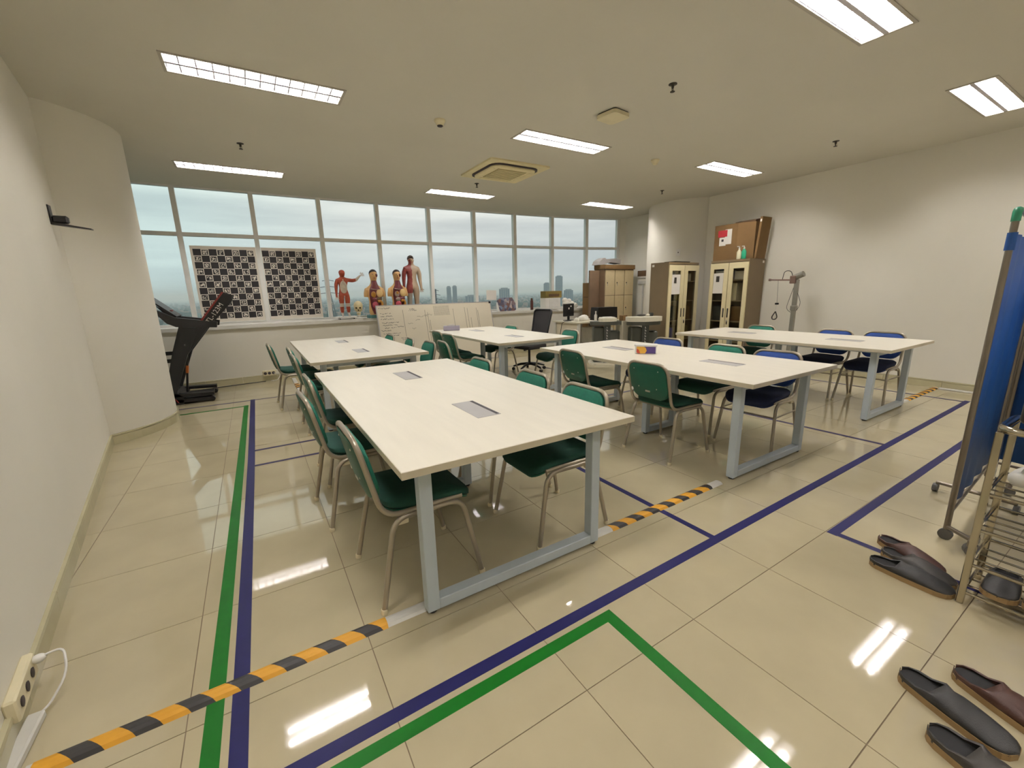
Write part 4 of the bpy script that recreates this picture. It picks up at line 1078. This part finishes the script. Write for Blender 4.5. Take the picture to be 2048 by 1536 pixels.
MB().box(-.22, .22, -.10, .10, 0, .255, .004).build('box_body', 'paper', o); MB().box(-.10, .20, -.104, -.10, 0, .25).build('front_flap', 'white_plastic', o)
o = thing('olive_carton', 'flat olive carton lying on the white paper box', 'box', (6.975, 6.50, SZ + .256))
MB().box(-.235, .235, -.10, .10, 0, .155, .004).build('box_body', 'olive_box', o); MB().box(-.14, .16, -.103, -.10, .03, .09).build('printed_label', 'cardboard_dark', o)
o = on_sill('plastic_bag', 'crumpled white plastic bag on the sill', 'bag', 7.46, 6.43)
bb = MB()
for (x, y, z, r) in ((-.06, 0, .10, .095), (-.10, .0, .18, .06), (.04, .0, .08, .09), (.13, 0, .05, .07), (-.02, -.02, .17, .05)): bb.ball((x, y, max(z, r * .8)), r, r * .7, r * .95, 12, 8)
bb.xf(Matrix.Diagonal((1.3, 1.1, 1.05, 1))).build('bag_body', 'bag_white', o, True)

# ================================================================== DESK AREA
d = thing('desk', 'pale office desk with a closed side panel by the window', 'desk', (0, 0, 0))
MB().box(6.60, 7.80, 5.08, 5.95, .70, .73, .003).build('desktop', 'tray_white', d)
MB().box(6.66, 6.68, 5.18, 5.88, .06, .69).build('side_panel', 'whiteboard', d)
for (x, y) in ((6.65, 5.13), (6.65, 5.9), (7.75, 5.13), (7.75, 5.9)): MB().box(x - .025, x + .025, y - .025, y + .025, 0, .70, .003).build('leg', 'white_plastic', d)
MB().box(7.3, 7.7, 5.2, 5.8, .2, .55, .004).build('drawer_unit', 'white_plastic', d)
o = thing('monitor', 'black monitor seen from behind on the desk', 'monitor', (6.86, 5.72, .731), math.radians(12))
MB().box(-.10, .10, -.07, .07, 0, .012, .003).build('foot', 'black_plastic', o); MB().box(-.025, .025, -.015, .015, .012, .14).build('stand', 'black_plastic', o)
MB().box(-.17, .17, -.02, .02, .09, .36, .008).build('screen_housing', 'black_plastic', o); MB().box(-.03, .01, -.022, -.02, .24, .28).build('sticker', 'paper', o); MB().box(.04, .08, -.022, -.02, .29, .32).build('sticker', 'paper', o)
o = thing('printer', 'low black wide printer on the desk before the lockers', 'printer', (7.50, 5.30, .731), math.radians(-6))
MB().prism_y([(-.27, 0), (.27, 0), (.26, .27), (-.24, .27)], -.13, .13).build('housing', 'black_plastic', o)
MB().box(-.22, .22, -.134, -.13, .04, .08).build('paper_slot', 'slot_dark', o)
o = thing('plastic_wrap', 'crumpled clear plastic wrap and papers on the desk', 'wrap', (6.92, 5.34, .731))
bb = MB(); [bb.ball((x, y, r * .5), r, r, r * .8, 10, 6) for x, y, r in ((0, 0, .09), (.1, .05, .10), (-.1, .05, .06), (.06, -.06, .06))]; bb.build('wrap_body', 'bag_white', o, True)
o = thing('spray_bottle', 'small white bottle at the desk corner', 'bottle', (7.12, 5.14, .731))
MB().lathe([(.028, 0), (.03, .01), (.03, .12), (.014, .15), (.012, .19)], n=16).build('bottle_body', 'white_plastic', o, True); MB().lathe([(.016, .175), (.016, .205)], n=12).build('cap', 'white_plastic', o, True)
tag(MB().tube(fillet([(6.75, 5.5, .74), (6.66, 5.45, .745), (6.60, 5.5, .735), (6.585, 5.6, .70), (6.59, 5.7, .3), (6.6, 5.75, .02)], .06), .006, 8).build('desk_cable', 'black_plastic', None, True), 'dark cable hanging off the desk edge', 'cable')
# instrument stands
def chaikin(p, n=2):
    for _ in range(n):
        q_ = []
        for a_, b_ in zip(p, p[1:] + p[:1]): q_ += [(.75 * a_[0] + .25 * b_[0], .75 * a_[1] + .25 * b_[1]), (.25 * a_[0] + .75 * b_[0], .25 * a_[1] + .75 * b_[1])]
        p = q_
    return p
def stand(loc, lab, rz, mirror):
    o = thing('instrument_stand', lab, 'stand', loc, rz, 'grey stands with curved tray tops')
    MB().prism(rrect(.30, .22, .1), 0, .04).build('base', 'tray_white', o)
    MB().box(-.24, -.04, -.10, .12, .04, .70, .02).build('cabinet_body', 'machine_grey', o)
    MB().box(.06, .26, -.06, .12, .04, .62, .02).build('rear_body', 'machine_grey', o)
    MB().prism([(-.06, -.16), (.06, -.16), (.05, -.10), (-.05, -.10)], .04, .76).build('front_post', 'machine_dark', o)
    MB().box(.0, .045, -.02, .06, .1, .62, .004).build('inner_post', 'black_plastic', o)
    tray = [(-.33, -.10), (-.2, -.19), (0, -.22), (.2, -.17), (.34, -.04), (.35, .06), (.28, .12), (-.30, .14)]
    MB().prism(chaikin([(x * .93, y * .9) for x, y in tray]), .735, .80).build('under_tray', 'machine_grey', o)
    tr2 = tray if mirror else [(-.16, -.19), (0, -.21), (.15, -.17), (.2, -.05), (.16, .06), (-.14, .06)]
    MB().prism(chaikin(tr2), .80, .88 if mirror else .86).build('tray_top', 'tray_white', o)
    lt = MB(); r_ = random.Random(5 + mirror)
    for k in range(9):
        z_ = .68 - k * .05; lt.box(-.012, .012 * (1 if k % 2 else .3), -.1625, -.1605, z_, z_ + .012); lt.box(-.012, -.004, -.1625, -.1605, z_, z_ + .032)
    lt.build('lettering_marks', 'paper', o)
    return o
stand((6.58, 4.28, 0), 'grey instrument stand with paper on its tray, before the desk', math.radians(-33), 0)
stand((7.02, 3.78, 0), 'grey instrument stand with a broad white curved tray, beside the glass cabinet', math.radians(-31), 1)
o = thing('paper_pile', 'white papers on top of the stand before the desk', 'paper', (6.58, 4.28, .861), -.4); MB().box(-.12, .14, -.1, .04, 0, .012).build('sheets', 'paper', o); MB().box(-.05, .12, -.08, .06, .012, .016).build('top_sheet', 'white_plastic', o)
o = thing('small_box', 'small brown box between the two grey stands', 'box', (6.86, 4.12, 0)); MB().box(-.09, .09, -.09, .09, 0, .80, .004).build('pedestal', 'tray_white', o); MB().box(-.05, .06, -.05, .05, .80, .90, .003).build('carton', 'cardboard', o)
o = thing('hand_tool', 'dark handheld device lying on the white curved tray', 'device', (7.05, 3.86, .881), -.5); MB().ball((0, 0, .02), .09, .03, .02).build('device_body', 'dark_metal', o, True); MB().ball((.12, -.02, .022), .035, .035, .022).build('device_head', 'tray_white', o, True); MB().box(.16, .22, -.03, .03, 0, .06, .01).build('device_clip', 'machine_dark', o)

# ================================================================== LOCKERS
lk = thing('locker_unit', 'cream nine-door locker with brown edges near the back corner', 'locker', (7.90, 5.70, 0))
MB().box(0, .93, .02, .355, 0, 1.82, .003).build('body', 'locker_brown', lk)
for c in range(3):
    for r in range(3):
        x0 = .018 + c * .305; z0 = .09 + r * .575
        dr = MB().box(x0, x0 + .285, -.002, .02, z0, z0 + .565, .004).build('door', 'locker_cream', lk)
        hd = MB().ball((x0 + .05, -.008, z0 + .28), .014, .010, .016, 8, 5).build('lock', 'dark_metal', dr, True)
        MB().box(x0 + .052, x0 + .06, -.014, -.004, z0 + .22, z0 + .27).build('key', 'steel_bolt', dr)
o = thing('cardboard_sheet', 'flat brown cardboard lying on top of the lockers', 'cardboard', (7.90, 5.70, 1.822)); MB().box(-.01, .94, -.02, .36, 0, .10, .003).build('sheet', 'cardboard', o)
o = thing('foam_arch', 'grey curved foam piece on top of the lockers', 'foam', (8.25, 5.95, 1.924))
MB().prism_y([(-.42, -.15 + .15), (-.38, .08), (-.30, .13), (-.22, .16), (-.18, .13), (.1, .15), (.28, .13), (.28, .03), (.1, .05), (-.05, .06), (-.2, .02), (-.26, .0)], -.1, .12).build('arch', 'grey_foam', o)
o = thing('leaning_board', 'tall flat grey-brown panel leaning left of the lockers', 'panel', (0, 0, 0)); MB().box(7.585, 7.885, 5.86, 5.90, .0, 1.80, .003).build('panel', 'locker_brown', o)
o = thing('cardboard_carton', 'tall cardboard carton in the window corner beside the lockers', 'box', (0, 0, 0)); MB().box(7.62, 7.92, 5.92, 6.14, 0, 1.53, .004).build('carton', 'cardboard', o); MB().box(7.615, 7.62, 5.95, 6.10, 1.2, 1.22).build('tape', 'cardboard_dark', o)
# back wall fittings
o = thing('thermostat', 'dark wall display in a white plate behind the lockers', 'thermostat', (9.055, 5.63, 1.72)); MB().box(-.02, 0, -.17, .17, -.1, .1, .004).build('plate', 'white_plastic', o); MB().box(-.026, -.02, -.14, .14, -.06, .07).build('display', 'cardboard_dark', o)
o = thing('wall_raceway', 'white vertical raceway with a switch on the back wall', 'raceway', (9.055, 5.6, 0)); MB().box(-.025, 0, -.02, .02, .1, 1.5, .003).build('duct', 'raceway_white', o); MB().box(-.03, 0, -.15, .15, 1.48, 1.55, .003).build('top_duct', 'raceway_white', o)
o = thing('wall_switch', 'white switch plate on the right round column', 'switch', (8.36, 4.14, 2.06), math.radians(205)); MB().box(-.0, .012, -.04, .04, -.06, .06, .003).build('plate', 'white_plastic', o); MB().box(.012, .016, -.008, .008, -.012, .012).build('toggle', 'slot_dark', o)

# ================================================================== GLASS CABINETS
def cabinet(loc, rz, W, D, H, lab, idx):
    c = thing('glass_cabinet', lab, 'cabinet', loc, rz, 'steel cabinets with glass doors')
    t_ = .02   # local: front at y=0 facing -y, x 0..W, depth +y
    MB().box(0, t_, 0, D, 0, H).build('side_panel', 'cabinet_brown', c); MB().box(W - t_, W, 0, D, 0, H).build('side_panel', 'cabinet_brown', c)
    MB().box(t_, W - t_, D - t_, D, 0, H).build('back_panel', 'cabinet_inside', c)
    MB().box(t_, W - t_, 0, D, H - .04, H).build('top_panel', 'cabinet_brown', c); MB().box(t_, W - t_, 0, D, 0, .08).build('plinth', 'cabinet_brown', c)
    for k in range(4): MB().box(t_, W - t_, .03, D - t_, .40 + k * .36, .415 + k * .36).build('shelf', 'cabinet_inside', c)
    for i in range(2):
        x0 = t_ * .3 + i * (W / 2); x1 = x0 + W / 2 - t_ * .6; z0, z1 = .09, H - .05
        d = MB(); s_ = .085; s_in = .10
        L_, R_ = (s_, s_in) if i == 0 else (s_in, s_)
        L_ = L_ * W / .9; R_ = R_ * W / .9
        d.box(x0, x0 + L_, -.018, 0, z0, z1); d.box(x1 - R_, x1, -.018, 0, z0, z1); d.box(x0 + L_, x1 - R_, -.018, 0, z0, z0 + .1); d.box(x0 + L_, x1 - R_, -.018, 0, z1 - .10, z1)
        d = d.build('door', 'cabinet_cream', c)
        MB().box(x0 + L_, x1 - R_, -.012, -.008, z0 + .1, z1 - .1).build('pane', 'cabinet_glass', d)
        hx = x1 - .035 if i == 0 else x0 + .035
        MB().box(hx - .012, hx + .012, -.022, -.016, .84, 1.0, .002).build('handle_recess', 'dark_metal', d)
        if i == 1: MB().ball((hx, -.026, .78), .012, .012, .014, 8, 5).build('lock', 'steel_bolt', d, True); MB().box(hx + .0, hx + .012, -.034, -.02, .72, .77).build('key', 'dark_metal', d)
        if i == 0:
            n_ = MB().box(x0 + L_ + .005, x1 - R_ - .005, -.0075, -.006, z1 - .52, z1 - .17).build('notice', 'paper', d); n_.location = (0, -.0065, 0)
            MB().box(x0 + L_ + .06, x0 + L_ + .12, -.016, -.0145, z1 - .32, z1 - .22).build('notice_picture', 'dark_metal', n_)
    MB().box(W - .001 if idx else -.001, W + .001 if idx else .001, D - .08, D - .03, H - .07, H - .03).build('sticker', 'paper', c)
    # contents, each a thing of its own
    M_ = Matrix.Translation(loc) @ Matrix.Rotation(rz, 4, 'Z')
    side = 'right' if idx else 'left'
    cont = [(.06, .34, 3, .16, 'white_plastic', 'white box', 'box'), (.52, .80, 3, .14, 'tray_white', 'pale carton', 'box'), (.06, .36, 2, .12, 'machine_grey', 'grey folder stack', 'folders'), (.48, .60, 2, .30, 'yellow_green' if not idx else 'cabinet_cream', 'yellow-green binder' if not idx else 'cream binder', 'binder'),
            (.06, .36, 1, .26, 'machine_dark', 'dark case', 'case'), (.5, .82, 1, .26, 'cardboard', 'brown carton', 'box'), (.08, .34, 0, .22, 'blue_box' if not idx else 'grey_foam', 'blue crate' if not idx else 'grey pouch', 'crate' if not idx else 'pouch'), (.5, .8, 0, .24, 'olive_box', 'olive carton', 'box')]
    order = ['lowest', 'second lowest', 'third', 'top']
    for (a_, b_, sh, hh, mm_, nm, cat) in cont:
        z_ = .416 + sh * .36; x0, x1 = a_ * W / .9, b_ * W / .9
        o = MB().box(x0, x1, .08, D - .1, z_, z_ + hh, .006).xf(M_).build(nm.replace(' ', '_').replace('-', '_'), mm_)
        tag(o, '%s on the %s shelf inside the %s glass cabinet' % (nm, order[sh], side), cat, 'contents of the glass cabinets')
    return c
cabinet((7.44, 3.62, 0), 0, .86, .40, 1.83, 'left glass-door steel cabinet, standing against the round column', 0)
cabinet((8.165, 3.275, 0), -PI / 2, .70, .47, 1.83, 'right glass-door steel cabinet carrying the cardboard boxes', 1)
o = thing('laptop', 'thin dark tray lying on top of the left glass cabinet', 'tray', (7.90, 3.80, 1.831), .05); MB().prism_y([(-.2, 0), (.2, 0), (.24, .02), (-.22, .02)], -.12, .12).build('tray_body', 'dark_metal', o)
# on the right cabinet
o = thing('cardboard_box', 'large brown cardboard box with shipping labels on the right cabinet', 'box', (0, 0, 1.832))
MB().prism([(8.24, 3.30), (8.24, 2.88), (8.34, 2.63), (8.58, 2.63), (8.58, 3.30)], 0, .60).build('carton', 'cardboard', o)
MB().prism_y([(8.34, .60), (8.58, .60), (8.50, .66), (8.36, .63)], 2.65, 3.0).build('open_flap', 'cardboard_dark', o)
MB().box(8.234, 8.24, 3.06, 3.23, .40, .51).build('red_label', 'red_print', o); MB().box(8.235, 8.24, 2.98, 3.10, .27, .52).build('shipping_label', 'paper', o); MB().box(8.2345, 8.24, 3.08, 3.20, .25, .39).build('shipping_label', 'paper', o); MB().box(8.2335, 8.2345, 3.12, 3.16, .32, .36).build('print_mark', 'rubber_black', o)
o = thing('cardboard_plank', 'narrow brown cardboard plank leaning right of the large box', 'cardboard', (8.40, 2.60, 1.832)); o.rotation_euler = (-.08 * -1, 0, 0)
MB().box(-.12, .16, -.05, -.015, 0, .66).build('plank', 'cardboard', o); MB().box(-.121, -.12, -.045, -.02, .58, .62).build('sticker', 'paper', o)
for (y, m_, lab) in ((2.80, 'soap_cream', 'cream pump bottle on the right cabinet'), (2.715, 'soap_green', 'green pump bottle on the right cabinet')):
    o = thing('pump_bottle', lab, 'bottle', (8.205, y, 1.832), 0, 'pump bottles')
    MB().loft([(0, 0, 0, .024, .036), (0, 0, .01, .026, .04), (0, 0, .12, .026, .04), (0, 0, .15, .016, .02), (0, 0, .165, .010, .010)], 18).build('bottle_body', m_, o, True)
    MB().lathe([(.014, .163), (.014, .185), (.005, .188), (.005, .205)], n=12).build('pump_collar', 'white_plastic', o, True); MB().tube([(0, 0, .205), (0, .04, .208)], .007, 8).build('spout', 'white_plastic', o, True)

# ================================================================== TRACTION STAND BY THE RIGHT WALL
h = thing('traction_stand', 'grey metal traction stand with arm and hanging loop by the right wall', 'stand', (8.30, 1.88, 0))
MB().box(-.028, .028, -.028, .028, .05, 1.46, .004).build('post', 'hoist_metal', h)
MB().box(-.3, .12, -.04, .04, .02, .06, .004).build('base_bar', 'white_plastic', h); MB().box(-.04, .04, -.28, .28, .02, .06, .004).build('base_bar', 'white_plastic', h)
for (x, y) in ((-.28, 0), (0, -.26), (0, .26), (.1, 0)): MB().tube([(x, y - .012, .018), (x, y + .012, .018)], .018, 12).build('caster', 'rubber_black', h)
MB().tube([(0, .04, 1.49), (0, -.085, 1.545)], .045, 16).build('motor_head', 'hoist_metal', h, True)
MB().box(-.05, .05, .0, .09, 1.40, 1.52, .008).build('head_bracket', 'copper_metal', h)
MB().tube([(0, .05, 1.455), (0, .41, 1.468)], .012, 10).build('arm', 'copper_metal', h, True); MB().tube([(0, .395, 1.467), (0, .425, 1.469)], .02, 10).build('arm_end', 'copper_metal', h)
MB().tube(fillet([(0, .22, 1.46), (0, .20, 1.60), (0, .10, 1.60), (0, .06, 1.48)], .07), .006, 8).build('hose', 'caster_grey', h, True)
MB().tube(fillet([(0, .035, 1.35), (0, .12, 1.0), (0, .0, .93), (0, -.10, 1.08), (0, -.03, 1.25)], .08), .004, 6).build('cable', 'caster_grey', h, True)
MB().box(-.04, .04, -.04, .04, .98, 1.06, .006).build('clamp_collar', 'hoist_metal', h)
MB().tube([(0, .28, 1.46), (0, .262, 1.10)], .0025, 6).build('rope', 'caster_grey', h)
MB().box(-.02, .02, .24, .285, 1.07, 1.10, .004).build('rope_stop', 'rubber_black', h)
MB().tube([(0, .262, 1.07), (0, .272, .96)], .004, 6).build('hook_stem', 'white_plastic', h)
MB().tube(fillet([(0, .27, .96), (0, .32, .87), (0, .31, .83), (0, .26, .83), (0, .235, .87), (0, .27, .96)], .03), .009, 8).build('strap_loop', 'dark_metal', h, True)

# ================================================================== THINGS ON TABLES
o = thing('tissue_box', 'lilac tissue box on the back centre table', 'tissue box', (3.84, 5.14, .758), math.radians(-26))
MB().box(-.135, .135, -.06, .06, 0, .075, .003).build('carton', 'tissue_lilac', o); MB().box(-.136, -.135, -.045, .045, .01, .065).build('end_print', 'slot_dark', o); MB().box(-.08, .08, -.02, .02, .075, .077).build('opening', 'slot_dark', o); MB().prism([(-.05, -.01), (.04, -.012), (.05, .012), (-.04, .01)], .076, .10).build('tissue', 'paper', o)
o = thing('wipes_box', 'white wipes box with a purple and yellow label on a table', 'wipes box', (4.235, 1.30, .758), math.radians(-50))
MB().prism(rrect(.10, .055, .02), 0, .075).build('tub', 'white_plastic', o); MB().prism(rrect(.108, .062, .022), .072, .088).build('lid', 'white_plastic', o)
MB().box(-.015, .092, -.0575, -.054, .004, .070).build('purple_label', 'wipes_purple', o); MB().prism_y([(-.085, .012), (-.07, .004), (-.005, .004), (.01, .03), (0, .06), (-.02, .070), (-.085, .070)], -.0585, -.054).build('yellow_label', 'wipes_yellow', o); MB().prism_y([(-.085, .012), (-.07, .004), (-.05, .004), (-.065, .04), (-.085, .05)], -.0595, -.0585).build('red_label', 'wipes_red', o)

# ================================================================== FOLDING SCREEN
s = thing('folding_screen', 'blue fabric folding screen on a wheeled tube frame at the right edge', 'folding screen', (0, 0, 0))
def panel(a, b, top=1.70):
    a, b = Vector(a), Vector(b); d = (b - a); Ln = d.length; d /= Ln; n = Vector((-d.y, d.x))
    pa = (a.x, a.y); pb = (b.x, b.y)
    pts = fillet([(a.x, a.y, .06), (a.x, a.y, top), (b.x, b.y, top), (b.x, b.y, .06)], .03)
    MB().tube([(a.x, a.y, .06), (a.x, a.y, top - .03)], .0135, 10).build('pole', 'screen_tube', s, True); MB().tube([(b.x, b.y, .06), (b.x, b.y, top - .03)], .0135, 10).build('pole', 'screen_tube', s, True)
    MB().tube([(a.x, a.y, .16), (b.x, b.y, .16)], .010, 8).build('bottom_rail', 'screen_tube', s, True)
    c0, c1 = a + d * .03, b - d * .03
    MB().tube([(c0.x, c0.y, top), (c1.x, c1.y, top)], .0125, 10).build('top_rail', 'screen_tube', s, True)
    for p, q_ in ((a, c0), (b, c1)): MB().tube(fillet([(p.x, p.y, top - .05), (p.x, p.y, top), (q_.x, q_.y, top)], .028), .0165, 10).build('corner_cap', 'curtain_green_cap', s, True)
    mb = MB(); m_ = 48
    for k in range(m_ + 1):
        u_ = k / m_; p = a + d * (.014 + (Ln - .028) * u_) + n * (.007 * math.sin(u_ * 26) * min(1, 6 * min(u_, 1 - u_)))
        mb.v += [(p.x, p.y, .19), (p.x, p.y, 1.60)]
    for k in range(m_): mb.f.append((2 * k, 2 * k + 2, 2 * k + 3, 2 * k + 1))
    f_ = mb.build('fabric', 'curtain_blue', s, True); sd = f_.modifiers.new('thick', 'SOLIDIFY'); sd.thickness = .003
    MB().lathe([(.018, 1.52), (.018, 1.60)], (a.x, a.y, 0), 12).build('tie', 'curtain_blue', s, True)
panel((4.05, -.985), (5.15, -.93)); panel((5.19, -.95), (5.02, -1.95))
def sfoot(x, y, ang):
    c_, s_ = math.cos(ang), math.sin(ang)
    MB().tube([(x - .18 * c_, y - .18 * s_, .065), (x + .18 * c_, y + .18 * s_, .065)], .013, 8).build('foot_bar', 'screen_tube', s, True)
    for k in (-1, 1):
        px, py = x + k * .18 * c_, y + k * .18 * s_
        MB().tube([(px - .012 * c_, py - .012 * s_, .028), (px + .012 * c_, py + .012 * s_, .028)], .028, 14).build('caster', 'caster_grey', s, True)
MB().tube([(4.038, -.985, .030), (4.062, -.985, .030)], .030, 14).build('caster', 'caster_grey', s, True)
sfoot(4.74, -.955, math.radians(88)); sfoot(5.17, -.94, math.radians(40)); sfoot(5.02, -1.95, math.radians(10))
MB().tube([(3.935, -1.115, .035), (3.965, -1.10, .035)], .035, 14).build('caster', 'caster_grey', s, True); MB().box(3.90, 4.0, -1.12, -1.09, .065, .10, .004).build('caster_fork', 'screen_tube', s)
MB().tube([(3.95, -1.105, .085), (4.05, -.985, .075)], .012, 8).build('foot_bar', 'screen_tube', s, True)

# ================================================================== SHOE RACK
X0, X1, Y0, Y1 = 3.46, 3.74, -1.172, -2.0
rk = thing('shoe_rack', 'chrome tube shoe rack at the right edge of the photo', 'rack', (0, 0, 0))
for x in (X0, X1):
    for y in (Y0, Y1):
        MB().box(x - .012, x + .012, y - .012, y + .012, .0, .79, .003).build('leg', 'chrome', rk)
MB().tube(fillet([(X0, Y1, .80), (X0, Y0, .80), (X1, Y0, .80), (X1, Y1, .80)], .05, 8), .0165, 12).build('top_hoop', 'chrome', rk, True)
for z_ in (.055, .19, .355, .52):
    sh = MB().tube([(X0, Y0, z_), (X0, Y1, z_)], .0075, 8).build('shelf_rod', 'chrome', rk, True)
    for k in range(1, 5):
        x = X0 + (X1 - X0) * k / 4; MB().tube([(x, Y0, z_ + (.02 if k == 4 else 0)), (x, Y1, z_ + (.02 if k == 4 else 0))], .004 if k < 4 else .0065, 6).build('shelf_rod', 'chrome', rk, True)
    for y in (Y0, Y1): MB().tube([(X0, y, z_), (X1, y, z_ + .02)], .0065, 6).build('shelf_end', 'chrome', rk, True)
# slippers
def slipper(heel, toe, m_, lab, z=0.0, sole='sole_tan', grp='slippers by the rack'):
    hx, hy = heel; tx, ty = toe; Ln = math.hypot(tx - hx, ty - hy)
    o = thing('slipper', lab, 'slipper', (hx, hy, z), math.atan2(ty - hy, tx - hx), grp)
    def half(u_): # half width along the length 0 heel..1 toe
        return .037 + .017 * math.sin(min(1, u_ / .70) * PI / 2) if u_ < .78 else .054 * max(0, 1 - ((u_ - .78) / .22) ** 2.6) ** .5 + .0005
    us = [0, .015, .05, .12, .25, .4, .55, .7, .8, .88, .94, .98, 1.0]
    ws = [half(u_) * (math.sqrt(max(.0, 1 - (1 - min(1, u_ / .12)) ** 2)) if u_ < .12 else 1) for u_ in us]
    ol = [(u_ * Ln, w_) for u_, w_ in zip(us, ws)] + [(u_ * Ln, -w_) for u_, w_ in list(zip(us, ws))[::-1][1:-1]]
    MB().prism([(x, y * 1.05) for x, y in ol], 0, .022).build('sole', sole, o)
    MB().prism([(x * .98 + .003, y * .93) for x, y in ol], .022, .027).build('insole', 'insole_black', o)
    mb = MB(); rings = []; n = 11
    for i, u_ in enumerate([.0, .03, .10, .22, .34, .42, .50, .62, .74, .84, .92, .97, 1.0]):
        w_ = (half(u_) if u_ >= .12 else half(u_) * math.sqrt(max(.02, 1 - (1 - u_ / .12) ** 2))) * 1.03
        closed = u_ >= .42
        h_ = .036 if u_ < .22 else (.036 + (.064 - .036) * min(1, (u_ - .22) / .22) if u_ < .46 else .066 - .04 * ((u_ - .46) / .54) ** 1.6)
        row = []
        for k in range(n):
            a_ = PI * k / (n - 1); cy = math.cos(a_)
            if closed: row.append((u_ * Ln, w_ * cy, .018 + (h_ - .018) * math.sin(a_) ** .75 if 0 < k < n - 1 else .018))
            else:
                sgn = 1 if cy >= 0 else -1; top = abs(cy) < .55
                rim = w_ * (.80 if top else 1); row.append((u_ * Ln + (0 if u_ > 0 else 0), sgn * (rim if k not in (n // 2,) else rim), h_ * (1 if 1 < k < n - 2 else .5) if 0 < k < n - 1 else .018))
        rings.append(row)
    vs = [p for r_ in rings for p in r_]; fs = []
    for i in range(len(rings) - 1):
        for k in range(n - 1):
            if i < 4 and k in (n // 2 - 1, n // 2): continue
            fs.append((i * n + k, i * n + k + 1, (i + 1) * n + k + 1, (i + 1) * n + k))
    mb.add(vs, fs); up_ = mb.build('upper', m_, o, True); sd = up_.modifiers.new('thick', 'SOLIDIFY'); sd.thickness = .003
    return o
slipper((3.745, -.80), (3.615, -1.08), 'slipper_brown', 'dark brown slipper farthest back by the rack')
slipper((3.62, -.85), (3.545, -1.14), 'slipper_dark', 'dark grey-brown slipper between two others by the rack')
slipper((3.475, -.845), (3.475, -1.155), 'slipper_black', 'black slipper with tan sole in front of the rack foot')
slipper((2.785, -1.165), (2.715, -1.455), 'slipper_black', 'black slipper in the bottom right corner beside the brown one')
slipper((2.955, -1.265), (2.87, -1.55), 'slipper_brown', 'brown slipper at the right edge in the bottom right corner')
slipper((2.60, -1.285), (2.545, -1.575), 'slipper_dark', 'dark slipper cut by the bottom edge of the photo')
slipper((3.73, -1.255), (3.47, -1.27), 'slipper_black', 'black shoe on the bottom shelf of the rack, next to the leg', .066)
slipper((3.73, -1.375), (3.47, -1.39), 'slipper_black', 'second black shoe on the bottom shelf of the rack', .066)
o = thing('white_helmet', 'white rounded headgear on the upper shelf of the rack', 'headgear', (3.60, -1.33, .545))
MB().tube([(.10 * math.cos(a_ * PI / 10), .10 * math.sin(a_ * PI / 10), .05 + .02 * math.cos(a_ * PI / 5)) for a_ in range(20)], .03, 10, closed=True).build('rim', 'white_plastic', o, True)
MB().ball((0, 0, .05), .10, .10, .06, 16, 8).build('padding', 'grey_foam', o, True)
o = thing('black_bag', 'black folded bag lying on top of the rack', 'bag', (3.60, -1.36, .82))
pad(rrect(.17, .15, .05), .10, lambda u_, v_, w_: (u_, v_, .06 + w_ + .01 * math.sin(u_ * 30))).build('bag_body', 'black_plastic', o, True)
